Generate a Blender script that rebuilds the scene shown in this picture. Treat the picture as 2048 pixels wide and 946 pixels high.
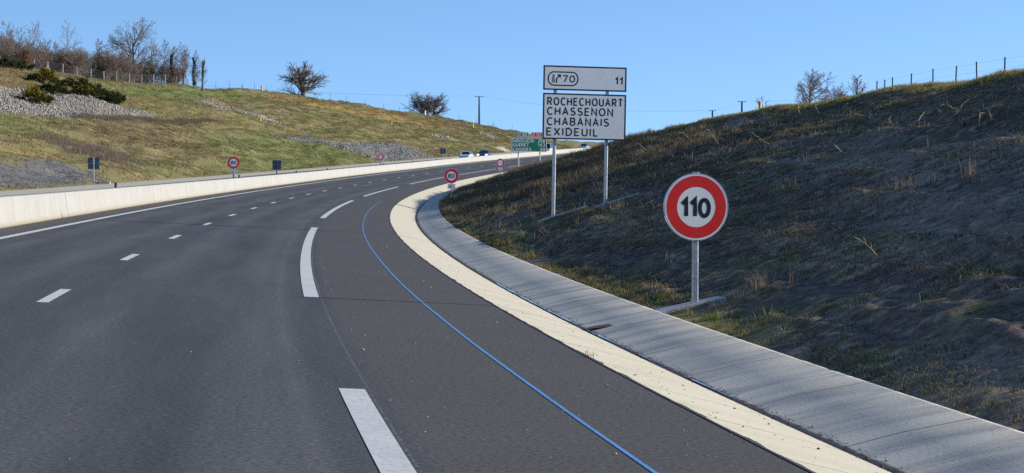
import bpy, math, random
import numpy as np
from mathutils import Vector, Matrix, Quaternion

for o in list(bpy.data.objects):
    bpy.data.objects.remove(o)
SC = bpy.context.scene
C = SC.collection
R = math.radians
PI = math.pi

# ---------------------------------------------------------------- camera, world, sun, exposure
F_PX, CAM_H, PITCH = 3905.80, 1.6248, 0.03087
cam_d = bpy.data.cameras.new('camera'); cam = bpy.data.objects.new('camera', cam_d); C.objects.link(cam)
cam_d.sensor_fit = 'HORIZONTAL'; cam_d.sensor_width = 36.0
cam_d.lens = 36.0*F_PX/2048.0
cam_d.clip_start = 0.2; cam_d.clip_end = 20000
cam.location = (0, 0, CAM_H)
cam.rotation_euler = (PI/2 - PITCH, 0, 0)
SC.camera = cam

SUN_AZ, SUN_EL = R(82), R(17)            # azimuth clockwise from +Y (view direction)
SUN_DIR = Vector((math.sin(SUN_AZ)*math.cos(SUN_EL), math.cos(SUN_AZ)*math.cos(SUN_EL), math.sin(SUN_EL)))
sun_d = bpy.data.lights.new('sun', 'SUN'); sun_d.energy = 4.0; sun_d.angle = R(0.5); sun_d.color = (1.0, 0.93, 0.82)
sun = bpy.data.objects.new('sun', sun_d); C.objects.link(sun)
sun.rotation_euler = SUN_DIR.to_track_quat('Z', 'Y').to_euler(); sun.location = (30, 20, 60)

W = bpy.data.worlds.new('World'); SC.world = W; W.use_nodes = True
wn = W.node_tree; wn.nodes.clear()
wo = wn.nodes.new('ShaderNodeOutputWorld'); wb = wn.nodes.new('ShaderNodeBackground')
sky = wn.nodes.new('ShaderNodeTexSky'); sky.sky_type = 'NISHITA'; sky.sun_disc = False
sky.sun_elevation = SUN_EL; sky.sun_rotation = SUN_AZ
sky.altitude = 300; sky.air_density = 1.0; sky.dust_density = 0.3; sky.ozone_density = 3.0
wb.inputs['Strength'].default_value = 0.143
# very clear winter air: sample the sky a little above the true elevation, so the band over the horizon stays blue
tcw = wn.nodes.new('ShaderNodeTexCoord'); mpw = wn.nodes.new('ShaderNodeMapping'); mpw.inputs['Location'].default_value = (0, 0, 0.20); mpw.inputs['Scale'].default_value = (1, 1, 1.5)
wn.links.new(tcw.outputs['Generated'], mpw.inputs['Vector']); wn.links.new(mpw.outputs[0], sky.inputs['Vector'])
hs = wn.nodes.new('ShaderNodeHueSaturation'); hs.inputs['Saturation'].default_value = 1.05
wn.links.new(sky.outputs[0], hs.inputs['Color']); wn.links.new(hs.outputs[0], wb.inputs[0]); wn.links.new(wb.outputs[0], wo.inputs[0])

SC.view_settings.view_transform = 'Standard'; SC.view_settings.look = 'None'
SC.view_settings.gamma = 1.0; SC.view_settings.use_curve_mapping = False
SC.view_settings.exposure = 0.95
SC.render.engine = 'CYCLES'
SC.cycles.max_bounces = 5; SC.cycles.diffuse_bounces = 2; SC.cycles.glossy_bounces = 2
SC.cycles.transparent_max_bounces = 8; SC.cycles.transmission_bounces = 2
SC.cycles.use_denoising = False; SC.cycles.caustics_reflective = False; SC.cycles.caustics_refractive = False

# ---------------------------------------------------------------- road alignment (fitted) and terrain heights
KN = np.arange(-40.0, 641.0, 40.0)
KAPPA = np.array([0.001615, 0.00149, 0.000882, 0.001046, 0.000954, 0.001023, 0.001015, 0.001045, 0.000744, 0.000688, 0.000626, 0.000615, 0.000603, 0.0006, 0.0006, 0.0006, 0.0006, 0.0006])
ELEV = np.array([0.0857, 0.0007, -0.0106, 0.1388, 0.4462, 0.9075, 1.5518, 2.312, 3.267, 4.2558, 5.2946, 6.4191, 7.4226, 8.383, 9.223, 9.943, 10.543, 11.023])
X0, Y0, TH0, BANK = -4.5762, 13.9027, -0.14101, 0.05378
W_RIGHT, W_LEFT = 3.5550, -3.5584
BAR_FOOT, BAR_TOP, BAR_H = -4.5853, -4.7223, 0.8119
TAN_IN, GUT, GUT_Z, GREY_OUT, GREY_Z = 6.3599, 7.6030, -0.2534, 8.8334, 0.0374
BLUE_O, DASH_S = 5.2496, 2.2687
ST = np.arange(-40.0, 641.0, 2.0)

def spl(v, s):
    m = np.gradient(v, KN); i = np.clip(np.searchsorted(KN, s) - 1, 0, len(KN) - 2)
    h = 40.0; t = (s - KN[i]) / h
    return (2*t**3-3*t**2+1)*v[i] + (t**3-2*t**2+t)*h*m[i] + (-2*t**3+3*t**2)*v[i+1] + (t**3-t**2)*h*m[i+1]

_k = spl(KAPPA, ST)
_th = np.concatenate([[0], np.cumsum(_k[1:] + _k[:-1])])
_i = int(np.argmin(abs(ST)))
_th = _th - _th[_i] + TH0
_ds, _dc = np.sin(_th), np.cos(_th)
_X = np.concatenate([[0], np.cumsum(_ds[1:] + _ds[:-1])])
_Y = np.concatenate([[0], np.cumsum(_dc[1:] + _dc[:-1])])
_X = _X - _X[_i] + X0; _Y = _Y - _Y[_i] + Y0
_Z = spl(ELEV, ST)

def frame(s):
    return np.interp(s, ST, _X), np.interp(s, ST, _Y), np.interp(s, ST, _Z), np.interp(s, ST, _th)

def road(s, o, h=0.0):
    """point at station s, offset o (right positive), h above the banked road plane"""
    x, y, z, th = frame(s)
    return x + o*np.cos(th), y - o*np.sin(th), z - BANK*o + h

def to_so(x, y):
    x = np.atleast_1d(np.asarray(x, float)); y = np.atleast_1d(np.asarray(y, float))
    i = np.argmin((x[:, None] - _X)**2 + (y[:, None] - _Y)**2, axis=1)
    dx, dy = x - _X[i], y - _Y[i]
    return ST[i] + dx*_ds[i] + dy*_dc[i], dx*_dc[i] - dy*_ds[i]

LEFT_SLOPE = 0.30
LEFT_FOOT, RIGHT_FOOT = 16.3, GREY_OUT
OPP_SLOPE = 0.012
DR_S = np.array([-40, 83, 93.6, 103.7, 110, 119, 125, 128.5, 133, 150, 200, 260, 640.0])
DR_D = np.array([28.7, 28.7, 28.0, 26.6, 25.3, 23.5, 21.6, 20.0, 17.2, 14.9, 12.5, 11.5, 11.0])
DL_S = np.array([-40.0, 250, 273, 290, 320, 350, 367, 388, 405, 428, 447, 457, 462, 466, 480, 500, 640])
DL_D = np.array([62.0, 62, 58.5, 57.0, 57.5, 57.0, 55.5, 51.5, 46, 41, 34.5, 30, 26, 22.5, 20, 19, 19])

def soft(x, r):     # smooth ramp: ~0 below 0, ~x above
    return 0.5*(x + np.sqrt(x*x + r*r)) - 0.5*r*np.exp(-np.abs(x)/r)

def right_h(s, o):
    """height of the right cutting above road datum z(s), o >= RIGHT_FOOT"""
    D = np.interp(s, DR_S, DR_D)
    t = o - RIGHT_FOOT
    w = D - RIGHT_FOOT
    te = t - 0.5*(1 - np.exp(-t/0.7))        # flatter toe beside the gutter
    rise = np.interp(s, [85.0, 140.0], [0.30, 0.355])*(te - soft(t - w, 1.5)) + np.interp(s, [105.0, 130.0], [0.022, -0.02])*np.clip(t - w - 1.0, 0, 45)
    toe = np.exp(-t/0.5)*0.06
    return -BANK*RIGHT_FOOT + GREY_Z - 0.05 + rise + 0*toe

def left_h(s, o):
    """o <= -LEFT_FOOT, returns height above z(s)"""
    D = np.interp(s, DL_S, DL_D)
    t = -o - LEFT_FOOT; w = D - LEFT_FOOT
    rise = LEFT_SLOPE*(t - soft(t - w, 4.0)) - 0.02*np.maximum(0, t - w - 3.0)
    return BANK*5.3 + OPP_SLOPE*(LEFT_FOOT-5.3) + 0.05 + rise

# ---------------------------------------------------------------- numpy noise
def _hash(ix, iy, seed):
    v = np.sin(ix*127.1 + iy*311.7 + seed*74.7)*43758.5453
    return v - np.floor(v)

def vnoise(x, y, seed=0):
    ix, iy = np.floor(x), np.floor(y); fx, fy = x - ix, y - iy
    fx = fx*fx*(3-2*fx); fy = fy*fy*(3-2*fy)
    a = _hash(ix, iy, seed); b = _hash(ix+1, iy, seed); c = _hash(ix, iy+1, seed); d = _hash(ix+1, iy+1, seed)
    return (a*(1-fx)+b*fx)*(1-fy) + (c*(1-fx)+d*fx)*fy

def fbm(x, y, seed=0, octs=4, gain=0.5):
    t = np.zeros_like(np.asarray(x, float)); amp = 1.0; tot = 0
    for k in range(octs):
        t = t + amp*vnoise(x*2**k, y*2**k, seed + 13*k); tot += amp; amp *= gain
    return t/tot

def poly_mask(s, o, poly, soft_w):
    """soft mask, 1 well inside the polygon given in (s, o)"""
    P = np.array(poly, float); n = len(P)
    shp = s.shape; s = s.ravel(); o = o.ravel()
    inside = np.zeros(len(s), bool); dmin = np.full(len(s), 1e9)
    for i in range(n):
        a, b = P[i], P[(i+1) % n]
        cond = ((a[1] > o) != (b[1] > o))
        with np.errstate(divide='ignore', invalid='ignore'):
            xi = (b[0]-a[0])*(o-a[1])/(b[1]-a[1]) + a[0]
        inside ^= cond & (s < xi)
        ab = b - a; t = np.clip(((s-a[0])*ab[0] + (o-a[1])*ab[1])/(ab@ab), 0, 1)
        dmin = np.minimum(dmin, np.hypot(s-a[0]-t*ab[0], o-a[1]-t*ab[1]))
    sd = np.where(inside, dmin, -dmin)
    return np.clip(sd/soft_w + 0.5, 0, 1).reshape(shp)

# ---------------------------------------------------------------- mesh helpers
def bulk(name, V, Fs, mat=None, parent=None, smooth=False, uv=None, col=None):
    """one mesh object from numpy arrays; Fs = list of (M,k) index arrays"""
    V = np.asarray(V, np.float32)
    if not isinstance(Fs, list): Fs = [Fs]
    Fs = [np.asarray(f, np.int32) for f in Fs if len(f)]
    me = bpy.data.meshes.new(name)
    me.vertices.add(len(V)); me.vertices.foreach_set('co', V.ravel())
    loops = np.concatenate([f.ravel() for f in Fs])
    tot = np.concatenate([np.full(len(f), f.shape[1], np.int32) for f in Fs])
    start = np.concatenate([[0], np.cumsum(tot)[:-1]]).astype(np.int32)
    me.loops.add(len(loops)); me.loops.foreach_set('vertex_index', loops)
    me.polygons.add(len(tot)); me.polygons.foreach_set('loop_start', start)
    try: me.polygons.foreach_set('loop_total', tot)
    except Exception: pass
    if smooth: me.polygons.foreach_set('use_smooth', np.ones(len(tot), bool))
    if uv is not None:
        l = me.uv_layers.new(name='so'); l.data.foreach_set('uv', np.asarray(uv, np.float32)[loops].ravel())
    if col is not None:
        a = me.attributes.new('col', 'FLOAT_COLOR', 'POINT')
        c4 = np.ones((len(V), 4), np.float32); c4[:, :3] = col
        a.data.foreach_set('color', c4.ravel())
    me.update(calc_edges=True); me.validate()
    if mat: me.materials.append(mat)
    o = bpy.data.objects.new(name, me); C.objects.link(o)
    if parent: o.parent = parent
    return o

class MB:
    def __init__(s): s.v = []; s.f = []
    def add(s, vs, fs):
        n = len(s.v); s.v += [tuple(v) for v in vs]; s.f += [tuple(i+n for i in f) for f in fs]; return s
    def box(s, c, d, bev=0.0, rot=None):
        x, y, z = d[0]/2, d[1]/2, d[2]/2; b = min(bev, x*.49, y*.49)
        if b <= 0:
            ring = [(-x, -y), (x, -y), (x, y), (-x, y)]
        else:
            ring = [(-x+b, -y), (x-b, -y), (x, -y+b), (x, y-b), (x-b, y), (-x+b, y), (-x, y-b), (-x, -y+b)]
        k = len(ring); vs = [(p[0], p[1], -z) for p in ring] + [(p[0], p[1], z) for p in ring]
        if rot is not None: vs = [tuple(rot @ Vector(v)) for v in vs]
        vs = [(v[0]+c[0], v[1]+c[1], v[2]+c[2]) for v in vs]
        fs = [tuple(range(k))[::-1], tuple(range(k, 2*k))] + [(i, (i+1) % k, k+(i+1) % k, k+i) for i in range(k)]
        return s.add(vs, fs)
    def tube(s, pts, radii, n=6, cap=True):
        pts = [Vector(p) for p in pts]
        if not hasattr(radii, '__len__'): radii = [radii]*len(pts)
        vs = []; up = Vector((0.31, 0.17, 0.93)).normalized(); d0 = (pts[-1]-pts[0]).normalized()
        if abs(d0.dot(up)) > .95: up = Vector((1, 0.1, 0)).normalized()
        for i, p in enumerate(pts):
            d = (pts[min(i+1, len(pts)-1)] - pts[max(i-1, 0)]).normalized()
            a = d.cross(up).normalized(); b = d.cross(a)
            for k in range(n):
                t = 2*PI*k/n; vs.append(p + (a*math.cos(t) + b*math.sin(t))*radii[i])
        fs = []
        for i in range(len(pts)-1):
            for k in range(n):
                fs.append((i*n+k, i*n+(k+1) % n, (i+1)*n+(k+1) % n, (i+1)*n+k))
        if cap: fs += [tuple(range(n))[::-1], tuple(range((len(pts)-1)*n, len(pts)*n))]
        return s.add(vs, fs)
    def loft(s, rings, cap=True, closed=True):
        k = len(rings[0]); vs = [p for r in rings for p in r]; fs = []
        for i in range(len(rings)-1):
            for j in range(k if closed else k-1):
                fs.append((i*k+j, i*k+(j+1) % k, (i+1)*k+(j+1) % k, (i+1)*k+j))
        if cap: fs += [tuple(range(k))[::-1], tuple(range((len(rings)-1)*k, len(rings)*k))]
        return s.add(vs, fs)
    def disc_y(s, c, r0, r1, y, n=64):
        """annulus (r0>0) or disc facing -Y in the XZ plane"""
        vs = []; fs = []
        if r0 <= 0:
            vs = [(c[0]+r1*math.cos(2*PI*k/n), y, c[1]+r1*math.sin(2*PI*k/n)) for k in range(n)]
            return s.add(vs, [tuple(range(n))])
        for r in (r0, r1): vs += [(c[0]+r*math.cos(2*PI*k/n), y, c[1]+r*math.sin(2*PI*k/n)) for k in range(n)]
        fs = [(k, (k+1) % n, n+(k+1) % n, n+k) for k in range(n)]
        return s.add(vs, fs)
    def build(s, name, mat, parent=None, smooth=False):
        me = bpy.data.meshes.new(name); me.from_pydata(s.v, [], s.f); me.update()
        if smooth:
            for p in me.polygons: p.use_smooth = True
        if mat: me.materials.append(mat)
        o = bpy.data.objects.new(name, me); C.objects.link(o)
        if parent: o.parent = parent
        return o

def tag(o, label=None, cat=None, group=None, kind=None):
    if label: o['label'] = label
    if cat: o['category'] = cat
    if group: o['group'] = group
    if kind: o['kind'] = kind
    return o

def thing(name, label, cat, loc=(0, 0, 0), rz=0, group=None):
    o = bpy.data.objects.new(name, None); C.objects.link(o)
    o.empty_display_size = 0.2
    o.location = loc; o.rotation_euler = (0, 0, rz)
    return tag(o, label, cat, group)

def dup(root, loc, rz=0, scale=(1, 1, 1), label=None, group=None):
    r = root.copy(); C.objects.link(r); r.location = loc; r.rotation_euler = (0, 0, rz); r.scale = scale
    if label: r['label'] = label
    if group: r['group'] = group
    for ch in list(root.children):
        c = ch.copy(); C.objects.link(c); c.parent = r
        for g in list(ch.children):
            d = g.copy(); C.objects.link(d); d.parent = c
    return r

# ---------------------------------------------------------------- materials
def new_mat(name):
    m = bpy.data.materials.new(name); m.use_nodes = True
    nt = m.node_tree; p = nt.nodes['Principled BSDF']
    return m, nt, p

def node(nt, typ, **kw):
    n = nt.nodes.new(typ)
    for k, v in kw.items(): setattr(n, k, v)
    return n

def noise_tex(nt, scale, detail=4, rough=0.55, vec=None, dist=0.0):
    n = node(nt, 'ShaderNodeTexNoise'); n.inputs['Scale'].default_value = scale
    n.inputs['Detail'].default_value = detail; n.inputs['Roughness'].default_value = rough
    n.inputs['Distortion'].default_value = dist
    if vec is not None: nt.links.new(vec, n.inputs['Vector'])
    return n

def ramp(nt, fac, stops):
    r = node(nt, 'ShaderNodeValToRGB'); e = r.color_ramp.elements
    while len(e) < len(stops): e.new(0.5)
    for i, (p, c) in enumerate(stops):
        e[i].position = p; e[i].color = (c, c, c, 1) if not hasattr(c, '__len__') else (*c[:3], 1)
    nt.links.new(fac, r.inputs[0]); return r

def mixc(nt, a, b, fac, mode='MIX'):
    m = node(nt, 'ShaderNodeMix', data_type='RGBA', blend_type=mode)
    for sock, v in ((m.inputs[6], a), (m.inputs[7], b)):
        if hasattr(v, 'links') or hasattr(v, 'is_output'): nt.links.new(v, sock)
        else: sock.default_value = (*v[:3], 1)
    if hasattr(fac, 'is_output'): nt.links.new(fac, m.inputs[0])
    else: m.inputs[0].default_value = fac
    return m.outputs[2]

def math_n(nt, op, a, b=None, c=None, clamp=False):
    m = node(nt, 'ShaderNodeMath', operation=op, use_clamp=clamp)
    for i, v in enumerate((a, b, c)):
        if v is None: continue
        if hasattr(v, 'is_output'): nt.links.new(v, m.inputs[i])
        else: m.inputs[i].default_value = v
    return m.outputs[0]

def coords(nt, which='Object', scale=(1, 1, 1)):
    t = node(nt, 'ShaderNodeTexCoord'); out = t.outputs[which]
    if scale != (1, 1, 1):
        mp = node(nt, 'ShaderNodeMapping'); mp.inputs['Scale'].default_value = scale
        nt.links.new(out, mp.inputs['Vector']); out = mp.outputs[0]
    return out

def bump(nt, p, h, strength=0.3, dist=0.02):
    b = node(nt, 'ShaderNodeBump'); b.inputs['Strength'].default_value = strength; b.inputs['Distance'].default_value = dist
    nt.links.new(h, b.inputs['Height']); nt.links.new(b.outputs[0], p.inputs['Normal'])

def simple(name, c, rough=0.6, metal=0.0, var=0.12, scale=6.0, spec=0.5, bmp=0.0):
    """plain paint / metal with slight procedural unevenness"""
    m, nt, p = new_mat(name)
    n = noise_tex(nt, scale, 5, 0.6, coords(nt))
    dk = tuple(x*(1-var) for x in c); lt = tuple(min(1, x*(1+var)) for x in c)
    r = ramp(nt, n.outputs[0], [(0.3, dk), (0.7, lt)])
    nt.links.new(r.outputs[0], p.inputs['Base Color'])
    rr = ramp(nt, n.outputs[0], [(0.3, max(0, rough-.08)), (0.7, min(1, rough+.08))])
    nt.links.new(rr.outputs[0], p.inputs['Roughness'])
    p.inputs['Metallic'].default_value = metal
    p.inputs['Specular IOR Level'].default_value = spec
    if bmp: bump(nt, p, noise_tex(nt, scale*8, 4, .6, coords(nt)).outputs[0], bmp, 0.01)
    return m

def m_asphalt():
    m, nt, p = new_mat('asphalt')
    uv = node(nt, 'ShaderNodeUVMap', uv_map='so').outputs[0]
    sep = node(nt, 'ShaderNodeSeparateXYZ'); nt.links.new(uv, sep.inputs[0]); o, s = sep.outputs[0], sep.outputs[1]
    # aggregate grain
    g1 = noise_tex(nt, 21, 6, 0.82, uv); g2 = node(nt, 'ShaderNodeTexVoronoi'); g2.inputs['Scale'].default_value = 55; nt.links.new(uv, g2.inputs['Vector'])
    mp = node(nt, 'ShaderNodeMapping'); mp.inputs['Scale'].default_value = (0.5, 0.045, 1); nt.links.new(uv, mp.inputs['Vector'])
    streak = noise_tex(nt, 2.2, 5, 0.6, mp.outputs[0], 0.4)
    big = noise_tex(nt, 0.35, 4, 0.6, uv)
    base = mixc(nt, (0.042, 0.043, 0.046), (0.076, 0.076, 0.078), ramp(nt, streak.outputs[0], [(0.3, 0.0), (0.7, 1.0)]).outputs[0])
    # hard shoulder and left margin: browner, lighter surfacing
    sh = math_n(nt, 'MULTIPLY', math_n(nt, 'SUBTRACT', o, 3.72), 6.0, clamp=True)
    shl = math_n(nt, 'MULTIPLY', math_n(nt, 'SUBTRACT', -3.72, o), 6.0, clamp=True)
    shm = math_n(nt, 'MAXIMUM', sh, shl)
    shc = mixc(nt, (0.063, 0.059, 0.056), (0.087, 0.081, 0.077), big.outputs[0])
    base = mixc(nt, base, shc, shm)
    # polished wheel tracks, lighter
    def track(cn, w):
        d = math_n(nt, 'ABSOLUTE', math_n(nt, 'SUBTRACT', o, cn))
        return math_n(nt, 'SUBTRACT', 1.0, math_n(nt, 'DIVIDE', d, w), clamp=True)
    tr = None
    for cn in (-2.75, -0.95, 0.95, 2.75):
        t = track(cn, 0.55); tr = t if tr is None else math_n(nt, 'MAXIMUM', tr, t)
    tr = math_n(nt, 'MULTIPLY', tr, math_n(nt, 'MULTIPLY', streak.outputs[0], 1.1))
    base = mixc(nt, base, (0.100, 0.101, 0.105), tr)
    # dusty streak beside the edge line
    d1 = track(3.08, 0.13); d1 = math_n(nt, 'MULTIPLY', d1, ramp(nt, big.outputs[0], [(0.35, 0.12), (0.65, 0.38)]).outputs[0])
    base = mixc(nt, base, (0.13, 0.13, 0.135), d1)
    jt = math_n(nt, 'COMPARE', o, 3.70, 0.012)
    base = mixc(nt, base, (0.16, 0.155, 0.15), math_n(nt, 'MULTIPLY', jt, ramp(nt, g1.outputs[0], [(0.45, 0.0), (0.6, 0.8)]).outputs[0]))
    # light stones in the mix
    st = ramp(nt, g2.outputs['Distance'], [(0.0, 1.0), (0.22, 0.0)])
    rnd = math_n(nt, 'GREATER_THAN', g2.outputs['Color'], 0.72)
    base = mixc(nt, base, (0.20, 0.19, 0.18), math_n(nt, 'MULTIPLY', math_n(nt, 'MULTIPLY', st.outputs[0], rnd), 0.5))
    gr = ramp(nt, g1.outputs[0], [(0.36, 0.42), (0.5, 1.0), (0.64, 1.62)])
    base = mixc(nt, base, gr.outputs[0], 1.0, 'MULTIPLY')
    nt.links.new(base, p.inputs['Base Color'])
    p.inputs['Roughness'].default_value = 0.82; p.inputs['Specular IOR Level'].default_value = 0.25
    bump(nt, p, g1.outputs[0], 0.5, 0.008)
    return m

def m_paint(name, c, wear=0.25):
    m, nt, p = new_mat(name)
    v = coords(nt)
    n = noise_tex(nt, 24, 6, 0.75, v); n2 = noise_tex(nt, 1.3, 3, 0.6, v)
    r = ramp(nt, n.outputs[0], [(0.30, tuple(x*(1-wear*2) for x in c)), (0.5, tuple(x*(1-wear*.35) for x in c)), (0.75, c)])
    c2 = mixc(nt, r.outputs[0], tuple(x*0.72 for x in c), ramp(nt, n2.outputs[0], [(0.45, 0.0), (0.75, 0.6)]).outputs[0])
    nt.links.new(c2, p.inputs['Base Color']); p.inputs['Roughness'].default_value = 0.7
    bump(nt, p, n.outputs[0], 0.4, 0.006)
    return m

def m_concrete_strip(name, base, dark, stain_shade=0.5, gutter=None, joints=2.5):
    """cast strip; UV = (offset, station): darker streaks run across the strip"""
    m, nt, p = new_mat(name)
    uv = node(nt, 'ShaderNodeUVMap', uv_map='so').outputs[0]
    sep = node(nt, 'ShaderNodeSeparateXYZ'); nt.links.new(uv, sep.inputs[0]); o, s = sep.outputs[0], sep.outputs[1]
    mp = node(nt, 'ShaderNodeMapping'); mp.inputs['Scale'].default_value = (0.30, 1.5, 1); mp.inputs['Rotation'].default_value = (0, 0, R(9)); nt.links.new(uv, mp.inputs['Vector'])
    st = noise_tex(nt, 1.3, 5, 0.62, mp.outputs[0], 0.5)
    fine = noise_tex(nt, 22, 5, 0.7, uv); blot = noise_tex(nt, 1.1, 4, 0.6, uv)
    c = mixc(nt, base, dark, ramp(nt, st.outputs[0], [(0.42, 0.0), (0.62, stain_shade)]).outputs[0])  # stains on the cream strips, painted shade on the gutter slope
    c = mixc(nt, c, tuple(x*.75 for x in base), ramp(nt, blot.outputs[0], [(0.5, 0.0), (0.75, 0.5)]).outputs[0])
    c = mixc(nt, c, ramp(nt, fine.outputs[0], [(0.3, 0.82), (0.7, 1.12)]).outputs[0], 1.0, 'MULTIPLY')
    # little dark specks of gravel and dirt
    vo = node(nt, 'ShaderNodeTexVoronoi'); vo.inputs['Scale'].default_value = 7; nt.links.new(uv, vo.inputs['Vector'])
    sp = math_n(nt, 'MULTIPLY', math_n(nt, 'LESS_THAN', vo.outputs['Distance'], 0.09), math_n(nt, 'GREATER_THAN', vo.outputs['Color'], 0.66))
    c = mixc(nt, c, (0.05, 0.045, 0.04), math_n(nt, 'MULTIPLY', sp, 0.7))
    # saw-cut joints
    fr = math_n(nt, 'FRACT', math_n(nt, 'DIVIDE', s, joints))
    jm = math_n(nt, 'LESS_THAN', math_n(nt, 'MULTIPLY', math_n(nt, 'ABSOLUTE', math_n(nt, 'SUBTRACT', fr, 0.5)), joints), 0.018)
    c = mixc(nt, c, (0.10, 0.09, 0.075), math_n(nt, 'MULTIPLY', jm, 0.85))
    if gutter is not None:   # silt gathered along the channel
        oc, wdt, gc = gutter
        d = math_n(nt, 'ABSOLUTE', math_n(nt, 'SUBTRACT', o, oc))
        nz = noise_tex(nt, 3.0, 6, 0.75, uv)
        mk = math_n(nt, 'SUBTRACT', math_n(nt, 'MULTIPLY', nz.outputs[0], wdt*2.0), d)
        mk = math_n(nt, 'MULTIPLY', mk, 25.0, clamp=True)
        c = mixc(nt, c, gc, mk)
    nt.links.new(c, p.inputs['Base Color']); p.inputs['Roughness'].default_value = 0.8
    p.inputs['Specular IOR Level'].default_value = 0.35
    bump(nt, p, fine.outputs[0], 0.35, 0.01)
    return m

def m_barrier():
    m, nt, p = new_mat('barrier_concrete')
    v = coords(nt); n = noise_tex(nt, 0.8, 6, 0.62, v); f = noise_tex(nt, 14, 5, 0.7, v)
    uv = node(nt, 'ShaderNodeUVMap', uv_map='so').outputs[0]
    sep = node(nt, 'ShaderNodeSeparateXYZ'); nt.links.new(uv, sep.inputs[0])
    c = ramp(nt, n.outputs[0], [(0.3, (0.31, 0.305, 0.28)), (0.7, (0.37, 0.365, 0.345))]).outputs[0]
    c = mixc(nt, c, ramp(nt, f.outputs[0], [(0.3, 0.88), (0.7, 1.06)]).outputs[0], 1.0, 'MULTIPLY')
    # rain streaks down the face and splash dirt at the foot
    mp = node(nt, 'ShaderNodeMapping'); mp.inputs['Scale'].default_value = (0.25, 1.6, 1); nt.links.new(uv, mp.inputs['Vector'])
    stn = noise_tex(nt, 1.5, 5, 0.65, mp.outputs[0])
    c = mixc(nt, c, (0.25, 0.24, 0.215), ramp(nt, stn.outputs[0], [(0.52, 0.0), (0.75, 0.5)]).outputs[0])
    foot = math_n(nt, 'SUBTRACT', 1.0, math_n(nt, 'MULTIPLY', math_n(nt, 'SUBTRACT', sep.outputs[0], math_n(nt, 'MULTIPLY', n.outputs[0], 0.10)), 9.0), clamp=True)
    c = mixc(nt, c, (0.27, 0.235, 0.165), math_n(nt, 'MULTIPLY', foot, 0.8))
    nt.links.new(c, p.inputs['Base Color']); p.inputs['Roughness'].default_value = 0.85
    bump(nt, p, f.outputs[0], 0.25, 0.008)
    return m

def m_vcol(name, var=0.5, scale=8.0, fine=40.0, bstr=0.6, bdist=0.04, rough=0.95):
    """earth and turf: colour from the 'col' attribute, broken up by noise"""
    m, nt, p = new_mat(name)
    a = node(nt, 'ShaderNodeVertexColor', layer_name='col')
    v = coords(nt); n = noise_tex(nt, scale, 6, 0.68, v); f = noise_tex(nt, fine, 4, 0.7, v)
    c = mixc(nt, a.outputs[0], ramp(nt, n.outputs[0], [(0.3, 1-var), (0.7, 1+var)]).outputs[0], 1.0, 'MULTIPLY')
    c = mixc(nt, c, ramp(nt, f.outputs[0], [(0.3, 1-var*.7), (0.7, 1+var*.7)]).outputs[0], 1.0, 'MULTIPLY')
    nt.links.new(c, p.inputs['Base Color']); p.inputs['Roughness'].default_value = rough
    p.inputs['Specular IOR Level'].default_value = 0.1
    h = math_n(nt, 'ADD', n.outputs[0], math_n(nt, 'MULTIPLY', f.outputs[0], 0.4))
    bump(nt, p, h, bstr, bdist)
    return m

def m_blade(name, trans=0.35):
    m, nt, p = new_mat(name)
    a = node(nt, 'ShaderNodeVertexColor', layer_name='col')
    d = node(nt, 'ShaderNodeBsdfDiffuse'); t = node(nt, 'ShaderNodeBsdfTranslucent'); mx = node(nt, 'ShaderNodeMixShader')
    nt.links.new(a.outputs[0], d.inputs[0]); nt.links.new(a.outputs[0], t.inputs[0]); mx.inputs[0].default_value = trans
    nt.links.new(d.outputs[0], mx.inputs[1]); nt.links.new(t.outputs[0], mx.inputs[2])
    nt.links.new(mx.outputs[0], nt.nodes['Material Output'].inputs[0]); nt.nodes.remove(p)
    return m

M = {}
M['asphalt'] = m_asphalt()
M['white_line'] = m_paint('white_road_paint', (0.62, 0.62, 0.60), 0.28)
M['blue_line'] = m_paint('blue_road_paint', (0.10, 0.29, 0.62), 0.36)
M['tan_strip'] = m_concrete_strip('cream_concrete', (0.58, 0.53, 0.41), (0.49, 0.44, 0.33), 0.45, gutter=(7.66, 0.05, (0.16, 0.10, 0.045)))
M['grey_strip'] = m_concrete_strip('shade_streaked_concrete', (0.54, 0.50, 0.42), (0.27, 0.27, 0.265), 0.85, gutter=(7.60, 0.10, (0.030, 0.030, 0.033)), joints=3.0)  # dark streaks in the colour stand for grass shadows across the slope
M['opp_strip'] = m_concrete_strip('far_cream_concrete', (0.50, 0.45, 0.34), (0.42, 0.37, 0.27), 0.5)
M['barrier'] = m_barrier()
M['footing'] = simple('footing_concrete', (0.42, 0.42, 0.40), 0.85, var=.18, scale=9, bmp=.3)
M['seal'] = simple('bitumen_seal', (0.012, 0.012, 0.015), 0.45)
M['water'] = simple('gutter_water', (0.03, 0.035, 0.04), 0.06, var=.05, spec=0.9)
M['right_earth'] = m_vcol('right_bank_earth', 0.62, 4.0, 26.0, 1.0, 0.07)
M['left_earth'] = m_vcol('left_bank_turf', 0.36, 1.3, 7.0, 0.6, 0.10)
M['blade'] = m_blade('grass_blades', 0.35)
M['galv'] = simple('galvanised_steel', (0.42, 0.45, 0.50), 0.42, 0.75, var=.15, scale=12)
M['alu'] = simple('aluminium_rim', (0.72, 0.73, 0.74), 0.3, 0.8, var=.08)
M['sign_white'] = simple('sign_white_film', (0.90, 0.89, 0.86), 0.45, var=.03, scale=3)
M['sign_red'] = simple('sign_red_film', (0.80, 0.02, 0.014), 0.40, var=.05, scale=3)
M['sign_black'] = simple('sign_black_film', (0.012, 0.012, 0.014), 0.40, var=.1)
M['sign_green'] = simple('sign_green_film', (0.006, 0.20, 0.115), 0.42, var=.05)
M['sign_back'] = simple('sign_back_grey', (0.10, 0.125, 0.17), 0.5, 0.2, var=.1)
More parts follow.
